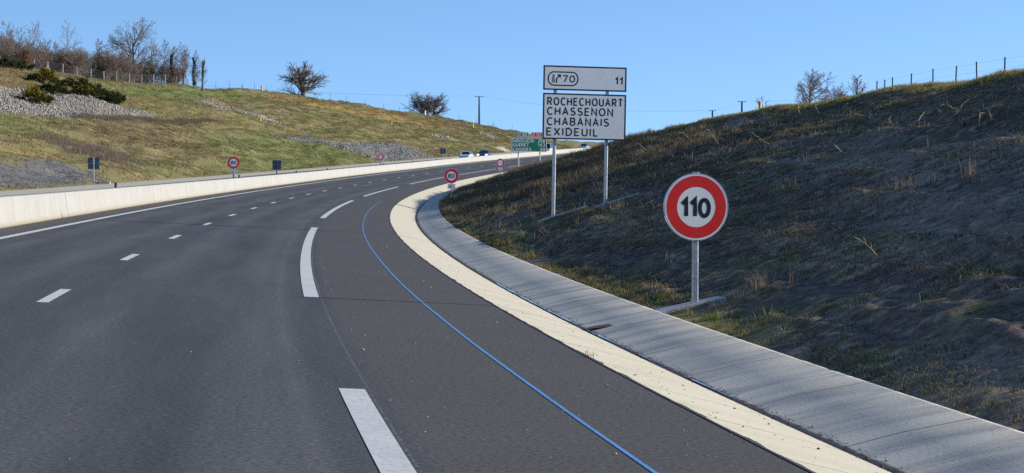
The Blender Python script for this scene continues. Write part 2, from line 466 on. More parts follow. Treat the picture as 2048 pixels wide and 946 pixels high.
M['post_steel'] = simple('post_steel', (0.50, 0.54, 0.60), 0.45, 0.5, var=.1, scale=8)
M['bark'] = simple('bark', (0.135, 0.115, 0.10), 0.9, var=.35, scale=3, bmp=.5)
M['twig'] = simple('twig_bark', (0.19, 0.165, 0.15), 0.9, var=.3, scale=1.5)
M['pale_bark'] = simple('pale_bark', (0.26, 0.24, 0.22), 0.85, var=.3, scale=3)
M['red_twig'] = simple('reddish_twigs', (0.175, 0.130, 0.105), 0.9, var=.35, scale=0.6)
M['dead_wood'] = simple('dead_wood', (0.34, 0.25, 0.14), 0.85, var=.3, scale=9)
M['post_wood'] = simple('grey_post_wood', (0.40, 0.38, 0.34), 0.9, var=.25, scale=9)
M['dark_post'] = simple('dark_steel_post', (0.07, 0.08, 0.095), 0.6, 0.3)
M['wire'] = simple('fence_wire', (0.20, 0.21, 0.22), 0.5, 0.6)
M['pole_concrete'] = simple('pole_concrete', (0.30, 0.29, 0.27), 0.85, var=.15)
M['iron'] = simple('dark_iron', (0.05, 0.05, 0.055), 0.55, 0.5)
M['yellow'] = simple('marker_yellow', (0.75, 0.42, 0.06), 0.5)
M['orange'] = simple('marker_orange', (0.80, 0.26, 0.03), 0.45)
M['rust'] = simple('rusty_leaf_litter', (0.10, 0.045, 0.03), 0.9, var=.5, scale=20, bmp=.6)

# ---------------------------------------------------------------- road, strips, barrier
def sweep(name, s_arr, prof, mat, parent=None, smooth=False, closed=False, uvfun=None):
    """prof: list of (offset, height above the banked plane); swept along the alignment"""
    s_arr = np.asarray(s_arr, float); k = len(prof)
    V = np.zeros((len(s_arr), k, 3)); U = np.zeros((len(s_arr), k, 2))
    for j, (o, h) in enumerate(prof):
        x, y, z = road(s_arr, o, h); V[:, j, 0] = x; V[:, j, 1] = y; V[:, j, 2] = z
        U[:, j, 0] = o if uvfun is None else uvfun[j]; U[:, j, 1] = s_arr
    n = len(s_arr); idx = np.arange(n*k).reshape(n, k)
    a = idx[:-1, :-1].ravel(); b = idx[:-1, 1:].ravel(); c = idx[1:, 1:].ravel(); d = idx[1:, :-1].ravel()
    F = np.stack([a, b, c, d], 1)
    if closed:
        F = np.concatenate([F, np.stack([idx[:-1, -1], idx[:-1, 0], idx[1:, 0], idx[1:, -1]], 1)])
    Fs = [F]
    if closed: Fs.append(np.stack([idx[0][::-1], idx[-1]]))
    return bulk(name, V.reshape(-1, 3), Fs, mat, parent, smooth, uv=U.reshape(-1, 2))

S_ALL = np.arange(-40, 640.5, 1.0)
opp = lambda o: BANK*(5.3 + o) + OPP_SLOPE*(-o - 5.3)      # extra height that turns the bank into the flatter far carriageway
tag(sweep('road', S_ALL, [(-4.60, 0), (-3.7, 0), (0, 0), (3.7, 0), (TAN_IN, 0)], M['asphalt']), kind='structure')
tag(sweep('far_carriageway', S_ALL, [(-15.0, opp(-15.0)), (-10, opp(-10)), (-5.12, opp(-5.12))], M['asphalt'], uvfun=[4.5, 0, -3.6]), kind='structure')
tag(sweep('far_gutter_strip', S_ALL, [(-16.32, opp(-16.3)+.07), (-13.6, opp(-13.6)+.012)], M['opp_strip']), kind='structure')
tag(sweep('kerb_strip', np.arange(-40, 640.3, .5), [(TAN_IN-.004, 0.003), (7.0, GUT_Z*.50), (GUT+.03, GUT_Z-.012)], M['tan_strip']), kind='structure')
g_s = np.arange(-40, 640.3, .5)
tag(sweep('gutter_slope', g_s, [(GUT-.02, GUT_Z), (GUT+.10, GUT_Z+.012), (8.2, -.10), (GREY_OUT-.02, GREY_Z), (GREY_OUT+.05, GREY_Z-.005), (GREY_OUT+.09, GREY_Z-.16)], M['grey_strip']), kind='structure')

# crumbled edge of the surfacing lapping over the kerb strip
es = np.arange(-6, 90, .05); eo = TAN_IN + .004 + .030*np.clip(fbm(es*2.2, es*0, 44, 4)-.38, 0, 1)*2
x0_, y0_, z0_ = road(es, TAN_IN-.02, .006); x1_, y1_, z1_ = road(es, eo, .006)
V = np.concatenate([np.stack([x0_, y0_, z0_], 1), np.stack([x1_, y1_, z1_], 1)]); n = len(es); i = np.arange(n-1)
tag(bulk('asphalt_edge', V, np.stack([i, i+n, i+n+1, i+1], 1), M['asphalt'], uv=np.concatenate([np.stack([np.full(n, 6.3), es], 1), np.stack([eo, es], 1)])), kind='structure')

# trickle of water in the channel, width wanders
ws = np.arange(-2, 30, .10)
wv = []
for sgn in (-1, 1):
    c = GUT + 0.035 + 0.03*(fbm(ws*.35, ws*0, 5, 3)-.5); wd = np.clip(0.10*(fbm(ws*.45, ws*0+3, 9, 4)-.47), 0.001, .035)
    o = c + sgn*wd; x, y, z, th = frame(ws)
    wv.append(np.stack([x + o*np.cos(th), y - o*np.sin(th), z - BANK*o + GUT_Z + 0.012], 1))
V = np.concatenate(wv); n = len(ws); i = np.arange(n-1)
tag(bulk('gutter_water', V, np.stack([i, i+n, i+n+1, i+1], 1), M['water']), kind='structure')

# markings: sheets 4 mm above the asphalt, one mesh
def strip_mesh(parts):
    Vs = []; Fs = []; nn = 0
    for s0, s1, o, w, st in parts:
        ss = np.linspace(s0, s1, max(2, int((s1-s0)/st)+1))
        a = np.stack(road(ss, o-w/2, .004), 1); b = np.stack(road(ss, o+w/2, .004), 1)
        m = len(ss); Vs += [a, b]; k = np.arange(m-1)
        Fs.append(np.stack([nn+k, nn+m+k, nn+m+k+1, nn+k+1], 1)); nn += 2*m
    return np.concatenate(Vs), np.concatenate(Fs)
marks = [(-40, 640, W_LEFT, .20, 1.0)]
for k in range(-3, 49):
    marks.append((13*k-1.5, 13*k+1.5, 0.0, .155, 1.0))
for k in range(-1, 12):
    a = DASH_S + 13 + 52*k
    marks.append((a, a+39, W_RIGHT, .225, 1.0))
V, F = strip_mesh(marks)
tag(bulk('road_markings', V, F, M['white_line']), kind='structure')
# surveyor's blue line on the hard shoulder, slightly hand-drawn
bs = np.arange(-12, 110, .5); bo = BLUE_O + .05*(fbm(bs*.06, bs*0, 3, 3)-.5)
V = np.concatenate([np.stack(road(bs, bo-.018, .004), 1), np.stack(road(bs, bo+.018, .004), 1)]); n = len(bs); i = np.arange(n-1)
tag(bulk('blue_line', V, np.stack([i, i+n, i+n+1, i+1], 1), M['blue_line']), kind='structure')
# concrete safety barrier: one thing, with joints and reflector posts as parts
def bar_profile(o0, o1):
    f, b = BAR_FOOT, -5.14
    return [(f, -.02), (f, .07), (f-.055, .24), (BAR_TOP+.012, BAR_H-.015), (BAR_TOP-.01, BAR_H), (-5.01, BAR_H), (-5.03, BAR_H-.02), (b+.06, .24), (b, .07), (b, -.02)]
barrier = thing('concrete_barrier', 'long cream concrete safety barrier along the left edge of the road', 'barrier', (0, 0, 0))
hts = [p[1] for p in bar_profile(0, 0)]
sweep('wall', np.arange(-40, 640.5, 1.0), bar_profile(0, 0), M['barrier'], barrier, closed=True, uvfun=hts)
for sj in (52.1, 78.0, 104.5, 131, 160, 190):
    jm = MB()
    for a, b in zip(bar_profile(0, 0)[0:4], bar_profile(0, 0)[1:5]):
        q = [road(sj-.012, a[0]+.003, a[1]), road(sj+.012, a[0]+.003, a[1]), road(sj+.012, b[0]+.003, b[1]), road(sj-.012, b[0]+.003, b[1])]
        jm.add([tuple(float(t) for t in p) for p in q], [(0, 1, 2, 3)])
    jm.build('joint', M['seal'], barrier)
for sr in (66.8, 119.0, 154.0, 175.5, 218.5, 242, 262, 296, 330):
    x, y, z = (float(t) for t in road(sr, -4.86, BAR_H)); th = float(frame(sr)[3])
    rp = MB().box((0, 0, .10), (.11, .04, .20), .012).box((0, -.012, .21), (.09, .02, .03), .0).build('reflector', M['sign_back'], barrier)
    rp.location = (x, y, z); rp.rotation_euler = (0, 0, -th)

# ---------------------------------------------------------------- terrain
def grid(name, s_k, o_k, hfun, colfun, mat, smooth=True):
    Sg, Og = np.meshgrid(s_k, o_k, indexing='ij')
    x, y, z, th = frame(Sg.ravel()); o = Og.ravel(); s = Sg.ravel()
    H = hfun(s, o); V = np.stack([x + o*np.cos(th), y - o*np.sin(th), z + H], 1)
    n, k = Sg.shape; idx = np.arange(n*k).reshape(n, k)
    F = np.stack([idx[:-1, :-1].ravel(), idx[:-1, 1:].ravel(), idx[1:, 1:].ravel(), idx[1:, :-1].ravel()], 1)
    return bulk(name, V, F, mat, None, smooth, col=colfun(s, o))

def right_relief(s, o):
    t = o - RIGHT_FOOT
    far = np.clip((s-150)/60, 0, 1)
    env = np.clip(t/0.8, 0, 1)
    # contour-wise ledges left by the excavator bucket, clods, small lumps
    ledge = fbm(s*.13, t*1.5 + 1.2*fbm(s*.08, o*.3, 2, 3), 21, 3) - .5
    clod = fbm(s*1.1, o*1.1, 33, 4) - .5
    fine = fbm(s*3.6, o*3.6, 41, 3) - .5
    big = fbm(s*.16, o*.2, 57, 3) - .5
    plateau = np.clip((o - np.interp(s, DR_S, DR_D))/3, 0, 1)
    return env*(big*.40*(1-.6*plateau) + ledge*.30*(1-plateau) + clod*.12 + fine*.095)*(1-.4*far)

def right_total(s, o): return right_h(s, o) + right_relief(s, o)

def lerp(a, b, t): return a + (np.asarray(b) - a)*t[:, None]

def right_col(s, o):
    t = o - RIGHT_FOOT; D = np.interp(s, DR_S, DR_D)
    c = np.tile(np.array([0.084, 0.074, 0.063]), (len(s), 1))
    n1 = fbm(s*.12, t*.55, 61, 4); n2 = fbm(s*.5, o*.9, 62, 4); n3 = fbm(s*.07, o*.12, 63, 3)
    c = lerp(c, [0.084, 0.095, 0.046], np.clip((n2-.47)*5, 0, .8))
    c = lerp(c, [0.200, 0.172, 0.126], np.clip((n1-.56)*7, 0, .75))
    c = lerp(c, [0.046, 0.042, 0.040], np.clip((.44-n3)*7, 0, .75))
    verge = np.clip(1-(t-.1)/1.3, 0, 1)*np.clip((n2-.38)*4, 0, 1)
    c = lerp(c, [0.158, 0.168, 0.059], verge*.75)
    crest = np.clip((o-D+1.4)/1.2, 0, 1)
    c = lerp(c, [0.196, 0.167, 0.071], crest*np.clip((n2-.30)*4, .2, .95))
    far = np.clip((s-58)/45, 0, 1)
    c = lerp(c, [0.138, 0.115, 0.081], far*np.clip((n1-.40)*3, .05, .7))
    grit_ = fbm(s*5.5, o*5.5, 66, 3)
    c = lerp(c, np.array([.26, .215, .15]), np.clip((grit_-.60)*6, 0, .6))
    pale = np.clip((fbm(s*.10+5, o*.28, 67, 4)-.50)*6, 0, 1)
    c = lerp(c, np.array([.20, .175, .15]), pale*.55)
    return c*np.array([1.95, 1.62, 1.52])

s_k = np.concatenate([np.arange(-40, -2, 1.5), np.arange(-2, 80, .16), np.arange(80, 140, .3), np.arange(140, 250, 1.2), np.arange(250, 641, 4)])
o_k = np.concatenate([np.arange(RIGHT_FOOT+.03, 18, .13), np.arange(18, 30, .17), np.geomspace(30.2, 330, 30)])
tag(grid('right_hillside', s_k, o_k, right_total, right_col, M['right_earth']), kind='structure')

# left bank: patches mapped in (station, offset)
POLY = dict(
 A=[(216.5, -50.8), (219.4, -49.4), (229.9, -49.6), (236.9, -46.7), (241.0, -43.8), (242.9, -40.3), (230.1, -37.2), (210.8, -36.8), (195.8, -36.9), (186.2, -37.1), (168.0, -37.3), (178, -46)],
 B=[(118, -23.4), (125.7, -21.8), (135.0, -21.5), (133.6, -19.7), (133.1, -17.8), (123.2, -16.9), (114.9, -17.4), (95.6, -17.4), (98, -22)],
 C=[(289.0, -48.2), (299.0, -47.0), (301.4, -43.5), (300.8, -38.1), (290.9, -38.3), (290.9, -41.8), (290.0, -44.7), (284.3, -46.7)],
 D=[(268.4, -30.2), (280.6, -27.5), (312.8, -25.1), (325.0, -23.9), (323.1, -17.0), (280.0, -17.2), (277.6, -20.7), (276.5, -25.3), (270.1, -28.5)],
 E=[(375.9, -29.9), (380.1, -28.7), (378.6, -26.4), (372.5, -27.0)],
 F=[(411.3, -28.9), (415.8, -26.9), (408.0, -25.6)],
 G=[(386.7, -19.6), (391.9, -18.9), (391.0, -16.6), (386.2, -16.6)],
 g1=[(269.4, -52.9), (294.3, -55.3), (317.0, -57.1), (342.0, -56.5), (315.1, -50.3), (284.9, -49.5), (263.3, -50.7)],
 g2=[(231.2, -30.4), (270.3, -30.9), (274.4, -26.1), (277.9, -22.0), (277.5, -17.7), (226.1, -16.5), (202.5, -16.4), (210.4, -22.7)],
 g3=[(165, -38), (182.9, -35.1), (184.5, -31.5), (161.8, -28.1), (140, -30.5)],
 b1=[(185.3, -35.6), (207.0, -35.8), (237.9, -36.2), (224, -30.5), (212, -24.1), (194.3, -23.3), (197.3, -27.5), (180.3, -29.3), (179.1, -32.5)],
 mv=[(164.2, -29.7), (168.2, -26.5), (160.1, -19.2), (152.7, -19.3), (150.6, -24.0)],
 o1=[(349.1, -54.9), (364.4, -49.8), (388.3, -44.5), (405.1, -33.8), (395.2, -33.5), (366.0, -43.2), (344.9, -51.0)],
 o2=[(131.1, -24.1), (137.5, -22.2), (141.0, -22.6), (137.0, -25.2)],
 t1=[(258.2, -49.7), (276.3, -48.3), (275.7, -41.9), (292.3, -35.6), (304.7, -32.4), (264.2, -32.4), (243.5, -38.5), (248.1, -45.5)],
 bR=[(244.0, -61.5), (248.1, -58.9), (232.5, -53.3), (219.7, -52.0), (215, -60)])

def left_relief(s, o):
    t = -o - LEFT_FOOT; env = np.clip(t/1.5, 0, 1)
    return env*((fbm(s*.05, o*.09, 71, 4)-.5)*1.3 + (fbm(s*.09, t*.40, 75, 3)-.5)*.75 + (fbm(s*.5, o*.7, 72, 4)-.5)*.55 + (fbm(s*1.3, o*1.6, 73, 2)-.5)*.16)*(1-.7*np.clip(1-np.abs(s-116)/22, 0, 1)*np.clip((26+o)/5, 0, 1))

def left_total(s, o): return left_h(s, o) + left_relief(s, o)

def left_col(s, o):
    ws = s + 9*(fbm(s*.06, o*.12, 81, 4)-.5); wo = o + 3.2*(fbm(s*.08, o*.15, 82, 4)-.5)
    n1 = fbm(s*.05, o*.22, 83, 4); n2 = fbm(s*.22, o*.5, 84, 4); n3 = fbm(s*.6, o*1.1, 85, 3)
    c = np.tile(np.array([.150, .132, .058]), (len(s), 1))
    c = lerp(c, [.118, .125, .040], np.clip((n1-.46)*5, 0, .85))
    c = lerp(c, [.215, .165, .085], np.clip((n2-.53)*5, 0, .75))
    c = lerp(c, [.110, .080, .048], np.clip((n3-.60)*6, 0, .7))
    c = lerp(c, [.105, .088, .062], np.clip((s-395)/25, 0, 1)*.55*np.clip((n2-.35)*4, 0, 1))
    pm = lambda k, w: poly_mask(ws, wo, POLY[k], w)
    for k, w, col, a in (('t1', 4, [.20, .155, .070], .65), ('g1', 2.5, [.075, .135, .028], .8), ('g2', 4, [.085, .135, .030], .75), ('g3', 3, [.105, .125, .034], .7),
                         ('b1', 3.5, [.105, .066, .040], .95), ('mv', 3, [.185, .145, .110], .75), ('o1', 4, [.30, .165, .055], .8), ('o2', 1.5, [.30, .19, .06], .5), ('bR', 3, [.16, .10, .052], .8)):
        c = lerp(c, col, pm(k, w)*a*np.clip((n3-.25)*2.6, .15, 1))
    for k, w, col in (('A', 2, [.26, .235, .20]), ('B', 1.2, [.115, .115, .12]), ('C', 1.2, [.25, .235, .21]), ('D', 1.8, [.20, .195, .185]), ('E', 2, [.24, .22, .19]), ('F', 2, [.24, .22, .19]), ('G', .4, [.42, .38, .30])):
        c = lerp(c, col, pm(k, w) if k != 'G' else poly_mask(s, o, POLY[k], w))
    fb = np.clip((.9-(-o-LEFT_FOOT))/.9, 0, 1)
    c = lerp(c, [.13, .105, .055], fb*.7)
    c = lerp(c, [.165, .150, .080], np.full(len(s), .16))
    D = np.interp(s, DL_S, DL_D)
    c = lerp(c, [.155, .12, .055], np.clip((-o-D)/2.0, 0, 1)*.6)
    return c*1.14

s_k = np.concatenate([np.arange(-40, 95, 5), np.arange(95, 480, .85), np.arange(480, 641, 4)])
o_k = -np.concatenate([np.arange(LEFT_FOOT, 64, .40), np.geomspace(64.5, 420, 28)])[::-1]
tag(grid('left_hillside', s_k, o_k, left_total, left_col, M['left_earth']), kind='structure')
# land beyond: one wide sheet out to the horizon, below everything near
gv = [(-9000, -3000, -2.5), (9000, -3000, -2.5), (9000, 12000, -2.5), (-9000, 12000, -2.5)]
M['far_land'] = simple('far_land', (.10, .10, .045), .95, var=.4, scale=.02)
tag(MB().add(gv, [(0, 1, 2, 3)]).build('ground', M['far_land']), kind='structure')

def ground_at(s, o):
    """world point on the terrain"""
    s = np.atleast_1d(np.asarray(s, float)); o = np.atleast_1d(np.asarray(o, float)); x, y, z, th = frame(s)
    h = np.where(o > RIGHT_FOOT, right_total(s, np.maximum(o, RIGHT_FOOT)), left_total(s, np.minimum(o, -LEFT_FOOT)))
    return np.stack([x + o*np.cos(th), y - o*np.sin(th), z + h], 1)
def ground_xy(x, y):
    s, o = to_so(x, y); return float(ground_at(s, o)[0, 2])

# ---------------------------------------------------------------- lettering: strokes of even weight, like road sign capitals
def arc(cx, cy, rx, ry, a0, a1, n=14):
    return [(cx+rx*math.cos(R(a0+(a1-a0)*k/n)), cy+ry*math.sin(R(a0+(a1-a0)*k/n))) for k in range(n+1)]
_ov = [arc(.31, .5, .31, .5, 90, 450, 30)]
GLYPH = {   # width, polylines in a box of height 1
 'A': (.64, [[(0, 0), (.32, 1), (.64, 0)], [(.12, .34), (.52, .34)]]),
 'B': (.55, [[(0, 0), (0, 1), (.30, 1)]+arc(.30, .76, .22, .24, 90, -90, 10)+[(0, .52)], [(.28, .52)]+arc(.29, .26, .26, .26, 90, -90, 10)+[(0, 0)]]),
 'C': (.58, [arc(.34, .5, .34, .5, 48, 312, 26)]),
 'Ç': (.58, [arc(.34, .5, .34, .5, 48, 312, 26), [(.34, 0), (.42, -.10), (.36, -.20), (.26, -.20)]]),
 'D': (.60, [[(0, 0), (0, 1), (.24, 1)]+arc(.24, .5, .36, .5, 90, -90, 18)+[(0, 0)]]),
 'E': (.48, [[(.48, 1), (0, 1), (0, 0), (.48, 0)], [(0, .52), (.42, .52)]]),
 'É': (.48, [[(.48, 1), (0, 1), (0, 0), (.48, 0)], [(0, .52), (.42, .52)], [(.18, 1.14), (.34, 1.30)]]),
 'G': (.62, [arc(.34, .5, .34, .5, 48, 360, 28)+[(.68, .46), (.40, .46)]]),
 'H': (.58, [[(0, 0), (0, 1)], [(.58, 0), (.58, 1)], [(0, .52), (.58, .52)]]),
 'I': (.02, [[(0, 0), (0, 1)]]),
 'L': (.44, [[(0, 1), (0, 0), (.44, 0)]]),
 'M': (.70, [[(0, 0), (0, 1), (.35, .30), (.70, 1), (.70, 0)]]),
 'N': (.58, [[(0, 0), (0, 1), (.58, 0), (.58, 1)]]),
 'O': (.70, [arc(.35, .5, .35, .5, 90, 450, 30)]),
 'R': (.56, [[(0, 0), (0, 1), (.30, 1)]+arc(.30, .74, .24, .26, 90, -90, 10)+[(0, .48)], [(.28, .48), (.56, 0)]]),
 'S': (.52, [arc(.26, .75, .24, .25, 35, 270, 16)+arc(.26, .25, .27, .25, 90, -150, 16)]),
 'T': (.56, [[(0, 1), (.56, 1)], [(.28, 1), (.28, 0)]]),
 'U': (.56, [[(0, 1), (0, .28)]+arc(.28, .28, .28, .28, 180, 360, 14)+[(.56, 1)]]),
 'X': (.60, [[(0, 0), (.60, 1)], [(0, 1), (.60, 0)]]),
 '0': (.54, [arc(.27, .5, .27, .5, 90, 450, 30)]),
 '1': (.26, [[(0, .74), (.24, 1), (.24, 0)]]),
 '2': (.50, [arc(.25, .73, .25, .27, 165, -40, 14)+[(0, 0), (.52, 0)]]),
 '3': (.48, [arc(.22, .75, .23, .25, 150, -90, 14), arc(.22, .27, .27, .27, 90, -150, 16)]),
 '4': (.56, [[(.40, 0), (.40, 1), (0, .26), (.56, .26)]]),
 '5': (.50, [[(.46, 1), (.08, 1), (.04, .56)]+arc(.23, .32, .27, .32, 125, -145, 18)]),
 '6': (.52, [arc(.26, .31, .26, .31, 0, 360, 22), [(.02, .40)]+arc(.34, .48, .33, .52, 170, 72, 10)]),
 '7': (.50, [[(0, 1), (.50, 1), (.16, 0)]]),
 '8': (.52, [arc(.26, .76, .22, .24, 0, 360, 22), arc(.26, .27, .26, .27, 0, 360, 22)]),
 '9': (.52, [arc(.26, .69, .26, .31, 0, 360, 22), [(.50, .60)]+arc(.18, .52, .33, .52, -10, -108, 10)]),
 ',': (.05, [[(.05, .06), (0, -.14)]]),
 't': (.26, [[(.09, .85), (.09, .12)]+arc(.20, .12, .11, .12, 180, 290, 6), [(0, .60), (.25, .60)]]),
 ' ': (.25, []),
}
def stroke_ribbon(mb, pts, half, y, fx, fz):
    P = [Vector((fx(p[0]), fz(p[1]))) for p in pts]
    closed = (P[0]-P[-1]).length < 1e-6
    if closed: P = P[:-1]
    n = len(P); L = []; Rr = []
    for i in range(n):
        a = P[i-1] if (i > 0 or closed) else None; b = P[(i+1) % n] if (i < n-1 or closed) else None
        d0 = (P[i]-a).normalized() if a is not None else None; d1 = (b-P[i]).normalized() if b is not None else None
        if d0 is None: d0 = d1
        if d1 is None: d1 = d0
        n0 = Vector((-d0.y, d0.x)); n1 = Vector((-d1.y, d1.x)); m = n0+n1
        m = m.normalized() if m.length > 1e-6 else n0
        k = half/max(.42, m.dot(n0)); q = P[i]
        L.append(q+m*k); Rr.append(q-m*k)
    v = [(p.x, y, p.y) for p in L]+[(p.x, y, p.y) for p in Rr]
    mb.add(v, [(i, n+i, n+(i+1) % n, (i+1) % n) for i in range(n if closed else n-1)])

def lettering(name, body, mat, parent, cx, cz, w, h, y, weight=.155, spacing=.30):
    """capitals on a panel facing local -Y: cap height h, overall width w, centred on (cx, cz)"""
    adv = []; x = 0.0
    for ch in body:
        adv.append(x); x += GLYPH[ch][0]+spacing
    total = x-spacing
    half = weight*h/2; hh = h-2*half; sx = (w-2*half)/total; mb = MB()
    for ch, ax in zip(body, adv):
        for k, pl_ in enumerate(GLYPH[ch][1]):
            stroke_ribbon(mb, pl_, half, y-.0002*k, lambda q: cx-w/2+half+(ax+q)*sx, lambda q: cz-h/2+half+q*hh)
    return mb.build(name, mat, parent)

def rounded(w, h, r, n=8):
    pts = []
    for cx, cz, a0 in ((w/2-r, h/2-r, 0), (-w/2+r, h/2-r, 90), (-w/2+r, -h/2+r, 180), (w/2-r, -h/2+r, 270)):
        for k in range(n+1):
            a = R(a0 + 90*k/n); pts.append((cx+r*math.cos(a), cz+r*math.sin(a)))
    return pts

def plate(name, w, h, r, y0, y1, cx, cz, mat, parent):
    p = rounded(w, h, r); a = [(cx+x, y0, cz+z) for x, z in p]; b = [(cx+x, y1, cz+z) for x, z in p]; k = len(p)
    return MB().add(a+b, [tuple(range(k))[::-1], tuple(range(k, 2*k))] + [(i, (i+1) % k, k+(i+1) % k, k+i) for i in range(k)]).build(name, mat, parent)

def frame_ring(name, w, h, r, t, y, cx, cz, mat, parent):
    p = rounded(w, h, r); q = rounded(w-2*t, h-2*t, max(.004, r-t)); k = len(p)
    v = [(cx+x, y, cz+z) for x, z in p] + [(cx+x, y, cz+z) for x, z in q]
    return MB().add(v, [(i, (i+1) % k, k+(i+1) % k, k+i) for i in range(k)]).build(name, mat, parent)

def heading(s): return float(frame(s)[3])

def disc(root, cz, dia, ring_in=.62, ring_out=.945, rim=True):
    r = dia/2; n = 72
    back = MB()
    rings = []
    for y, rr in ((.030, r*.985), (.030, r), (-.0052, r), (-.0052, r*.972), (-.004, r*.972)):
        rings.append([(rr*math.cos(2*PI*k/n), y, cz+rr*math.sin(2*PI*k/n)) for k in range(n)])
    back.loft(rings, cap=False); back.add([(r*.985*math.cos(2*PI*k/n), .030, cz+r*.985*math.sin(2*PI*k/n)) for k in range(n)], [tuple(range(n))])
    dd = back.build('rim', M['alu'], root, smooth=False)
    MB().disc_y((0, cz), 0, r*.972, -.0045, n).build('face', M['sign_white'], root)
    MB().disc_y((0, cz), r*ring_in, r*ring_out, -.0054, n).build('red_ring', M['sign_red'], root)

# ---- the 110 sign close by
p = ground_at(15.4, 9.5)[0]
t = thing('speed_limit_sign', 'large round 110 speed limit sign on a single steel post, nearest to the camera', 'road sign', (p[0], p[1], p[2]-.02), R(13.0))
MB().box((0, .05, .60), (.095, .055, 1.36), .012).build('post', M['galv'], t)
for bz, bw in ((2.066, .11), (1.12, .30), (1.92, .30)): MB().box((0, .036, bz), (bw, .03, .045), .006).build('bracket', M['galv'], t)
MB().box((0.02, .05, 1.55), (.09, .05, 1.0), .012).build('upper_post', M['galv'], t)
disc(t, 1.545, 1.05, .595, .925)
lettering('number', '110', M['sign_black'], t, -.012, 1.53, .500, .315, -.0060, .205, .26)
ga, gb = ground_at(15.4, 8.9)[0], ground_at(15.4, 9.95)[0]; sl_ = math.atan2(gb[2]-ga[2], 1.05)
ft = MB().box((0, 0, 0), (1.12, .44, .10)).build('footing', M['footing'], t); ft.rotation_euler = (0, -sl_, 0); ft.location = (-.11, .03, (ga[2]+gb[2])/2-p[2]+.005)

# ---- 80 km/h and no-overtaking signs with a tonnage plate
def plate_35(root, cz, w=.52, h=.33):
    plate('tonnage_plate', w, h, .03, -.004, .012, 0, cz, M['sign_white'], root)
    frame_ring('plate_border', w-.02, h-.02, .025, .012, -.0052, 0, cz, M['sign_black'], root)
    lettering('tonnage', '3,5 t', M['sign_black'], root, 0, cz-.01, w*.66, h*.52, -.0056, .17, .22)

def car_icon(name, mat, root, cx, cz, w, y):
    h = w*.42
    pts = [(-.5, -.30), (-.5, .02), (-.36, .10), (-.24, .42), (.24, .42), (.36, .10), (.5, .02), (.5, -.30), (.36, -.30), (.36, -.5), (.20, -.5), (.20, -.30), (-.20, -.30), (-.20, -.5), (-.36, -.5), (-.36, -.30)]
    MB().add([(cx+x*w, y, cz+z*h) for x, z in pts], [tuple(range(len(pts)))]).build(name, mat, root)

def small_sign(kind, loc, rz, dia, pole_h, label, group, plate_w=.52, on_barrier=False):
    t = thing('speed_limit_sign' if kind == '80' else 'no_overtaking_sign', label, 'road sign', loc, rz, group)
    cz = pole_h + dia/2 + (.36 if True else 0)
    MB().box((0, .05, (cz+dia*.45)/2-.1), (.08, .05, cz+dia*.45+.2), .01).build('post', M['galv'] if not on_barrier else M['dark_post'], t)
    disc(t, cz, dia, .62, .945)
    if kind == '80':
        lettering('number', '80', M['sign_black'], t, 0, cz, dia*.45, dia*.30, -.0060, .185, .28)
    else:
        car_icon('red_car', M['sign_red'], t, -dia*.155, cz, dia*.25, -.0060)
        car_icon('black_car', M['sign_black'], t, dia*.155, cz, dia*.25, -.0060)
    plate_35(t, cz-dia/2-.19, plate_w, plate_w*.63)
    if on_barrier:
        MB().box((.03, -.14, -.30), (.05, .012, .62), .0).build('fixing_strap', M['galv'], t)
    return t
p = ground_at(118.8, 9.52)[0]
small_sign('80', (p[0], p[1], p[2]-.03), R(12), 1.02, .85, 'round 80 speed limit sign on the grass verge beside the cream kerb strip', 'signs for lorries')
x, y, z = (float(q) for q in road(116, -4.86, BAR_H))
small_sign('80', (x, y, z), R(12), .83, .27, 'round 80 speed limit sign standing up behind the concrete barrier on the left', 'signs for lorries', .46, True)
p = ground_at(214, 9.45)[0]
small_sign('no', (p[0], p[1], p[2]-.05), R(12), 1.02, 1.0, 'round no overtaking sign on the right, just left of the green distance sign', 'signs for lorries')
x, y, z = (float(q) for q in road(216, -4.86, BAR_H))
small_sign('no', (x, y, z), R(12), .80, .22, 'round no overtaking sign above the barrier in front of the grey stone slope', 'signs for lorries', .44, True)

# ---- big white direction sign
t = thing('direction_sign', 'big white direction sign of two panels listing towns, on two pale posts', 'road sign', (1.40, 66.0, 0), R(8.1))
t.rotation_euler = (0, R(1.0), R(12.9))
zl, zr_ = ground_xy(1.40, 66.05), ground_xy(3.2, 66.3)
Zs = lambda v: (352-v)/59.2+CAM_H
for (px, zb, tp) in ((0.0, zl, 5.30), (1.82, zr_, 5.30)):
    MB().box((px, .07, (zb-.15+tp)/2), (.115, .07, tp-zb+.15), .02).build('post', M['post_steel'], t)
    f = MB().box((px+.35, .06, zb+(.075 if px == 0 else .115)), (1.75, .26, .12), 0, Matrix.Rotation(R(-17.5), 3, 'Y')).build('footing', M['footing'], t)
def big_panel(name, x0, x1, z0, z1):
    cx, cz = (x0+x1)/2, (z0+z1)/2; w, h = x1-x0, z1-z0
    pn = plate(name, w, h, .012, -.02, .025, cx, cz, M['sign_white'], t)
    frame_ring('border', w, h, .012, .050, -.0208, cx, cz, M['sign_black'], pn)
    return pn, cx, cz
x0, x1 = -.44, 2.47
up, _, _ = big_panel('upper_panel', x0, x1, Zs(180), Zs(131))
lo, _, _ = big_panel('lower_panel', x0, x1, Zs(278), Zs(186))
W_ = x1-x0
zc = Zs(157)
frame_ring('exit_oval', 1.07, .49, .22, .042, -.0212, .245, zc, M['sign_black'], up)
lettering('exit_number', '70', M['sign_black'], up, .445, zc, .44, .25, -.0212, .17, .30)
lettering('distance', '11', M['sign_black'], up, 2.205, Zs(158.5), .28, .27, -.0212, .19, .40)
sy = MB(); ox = -.13; zb = zc-.14
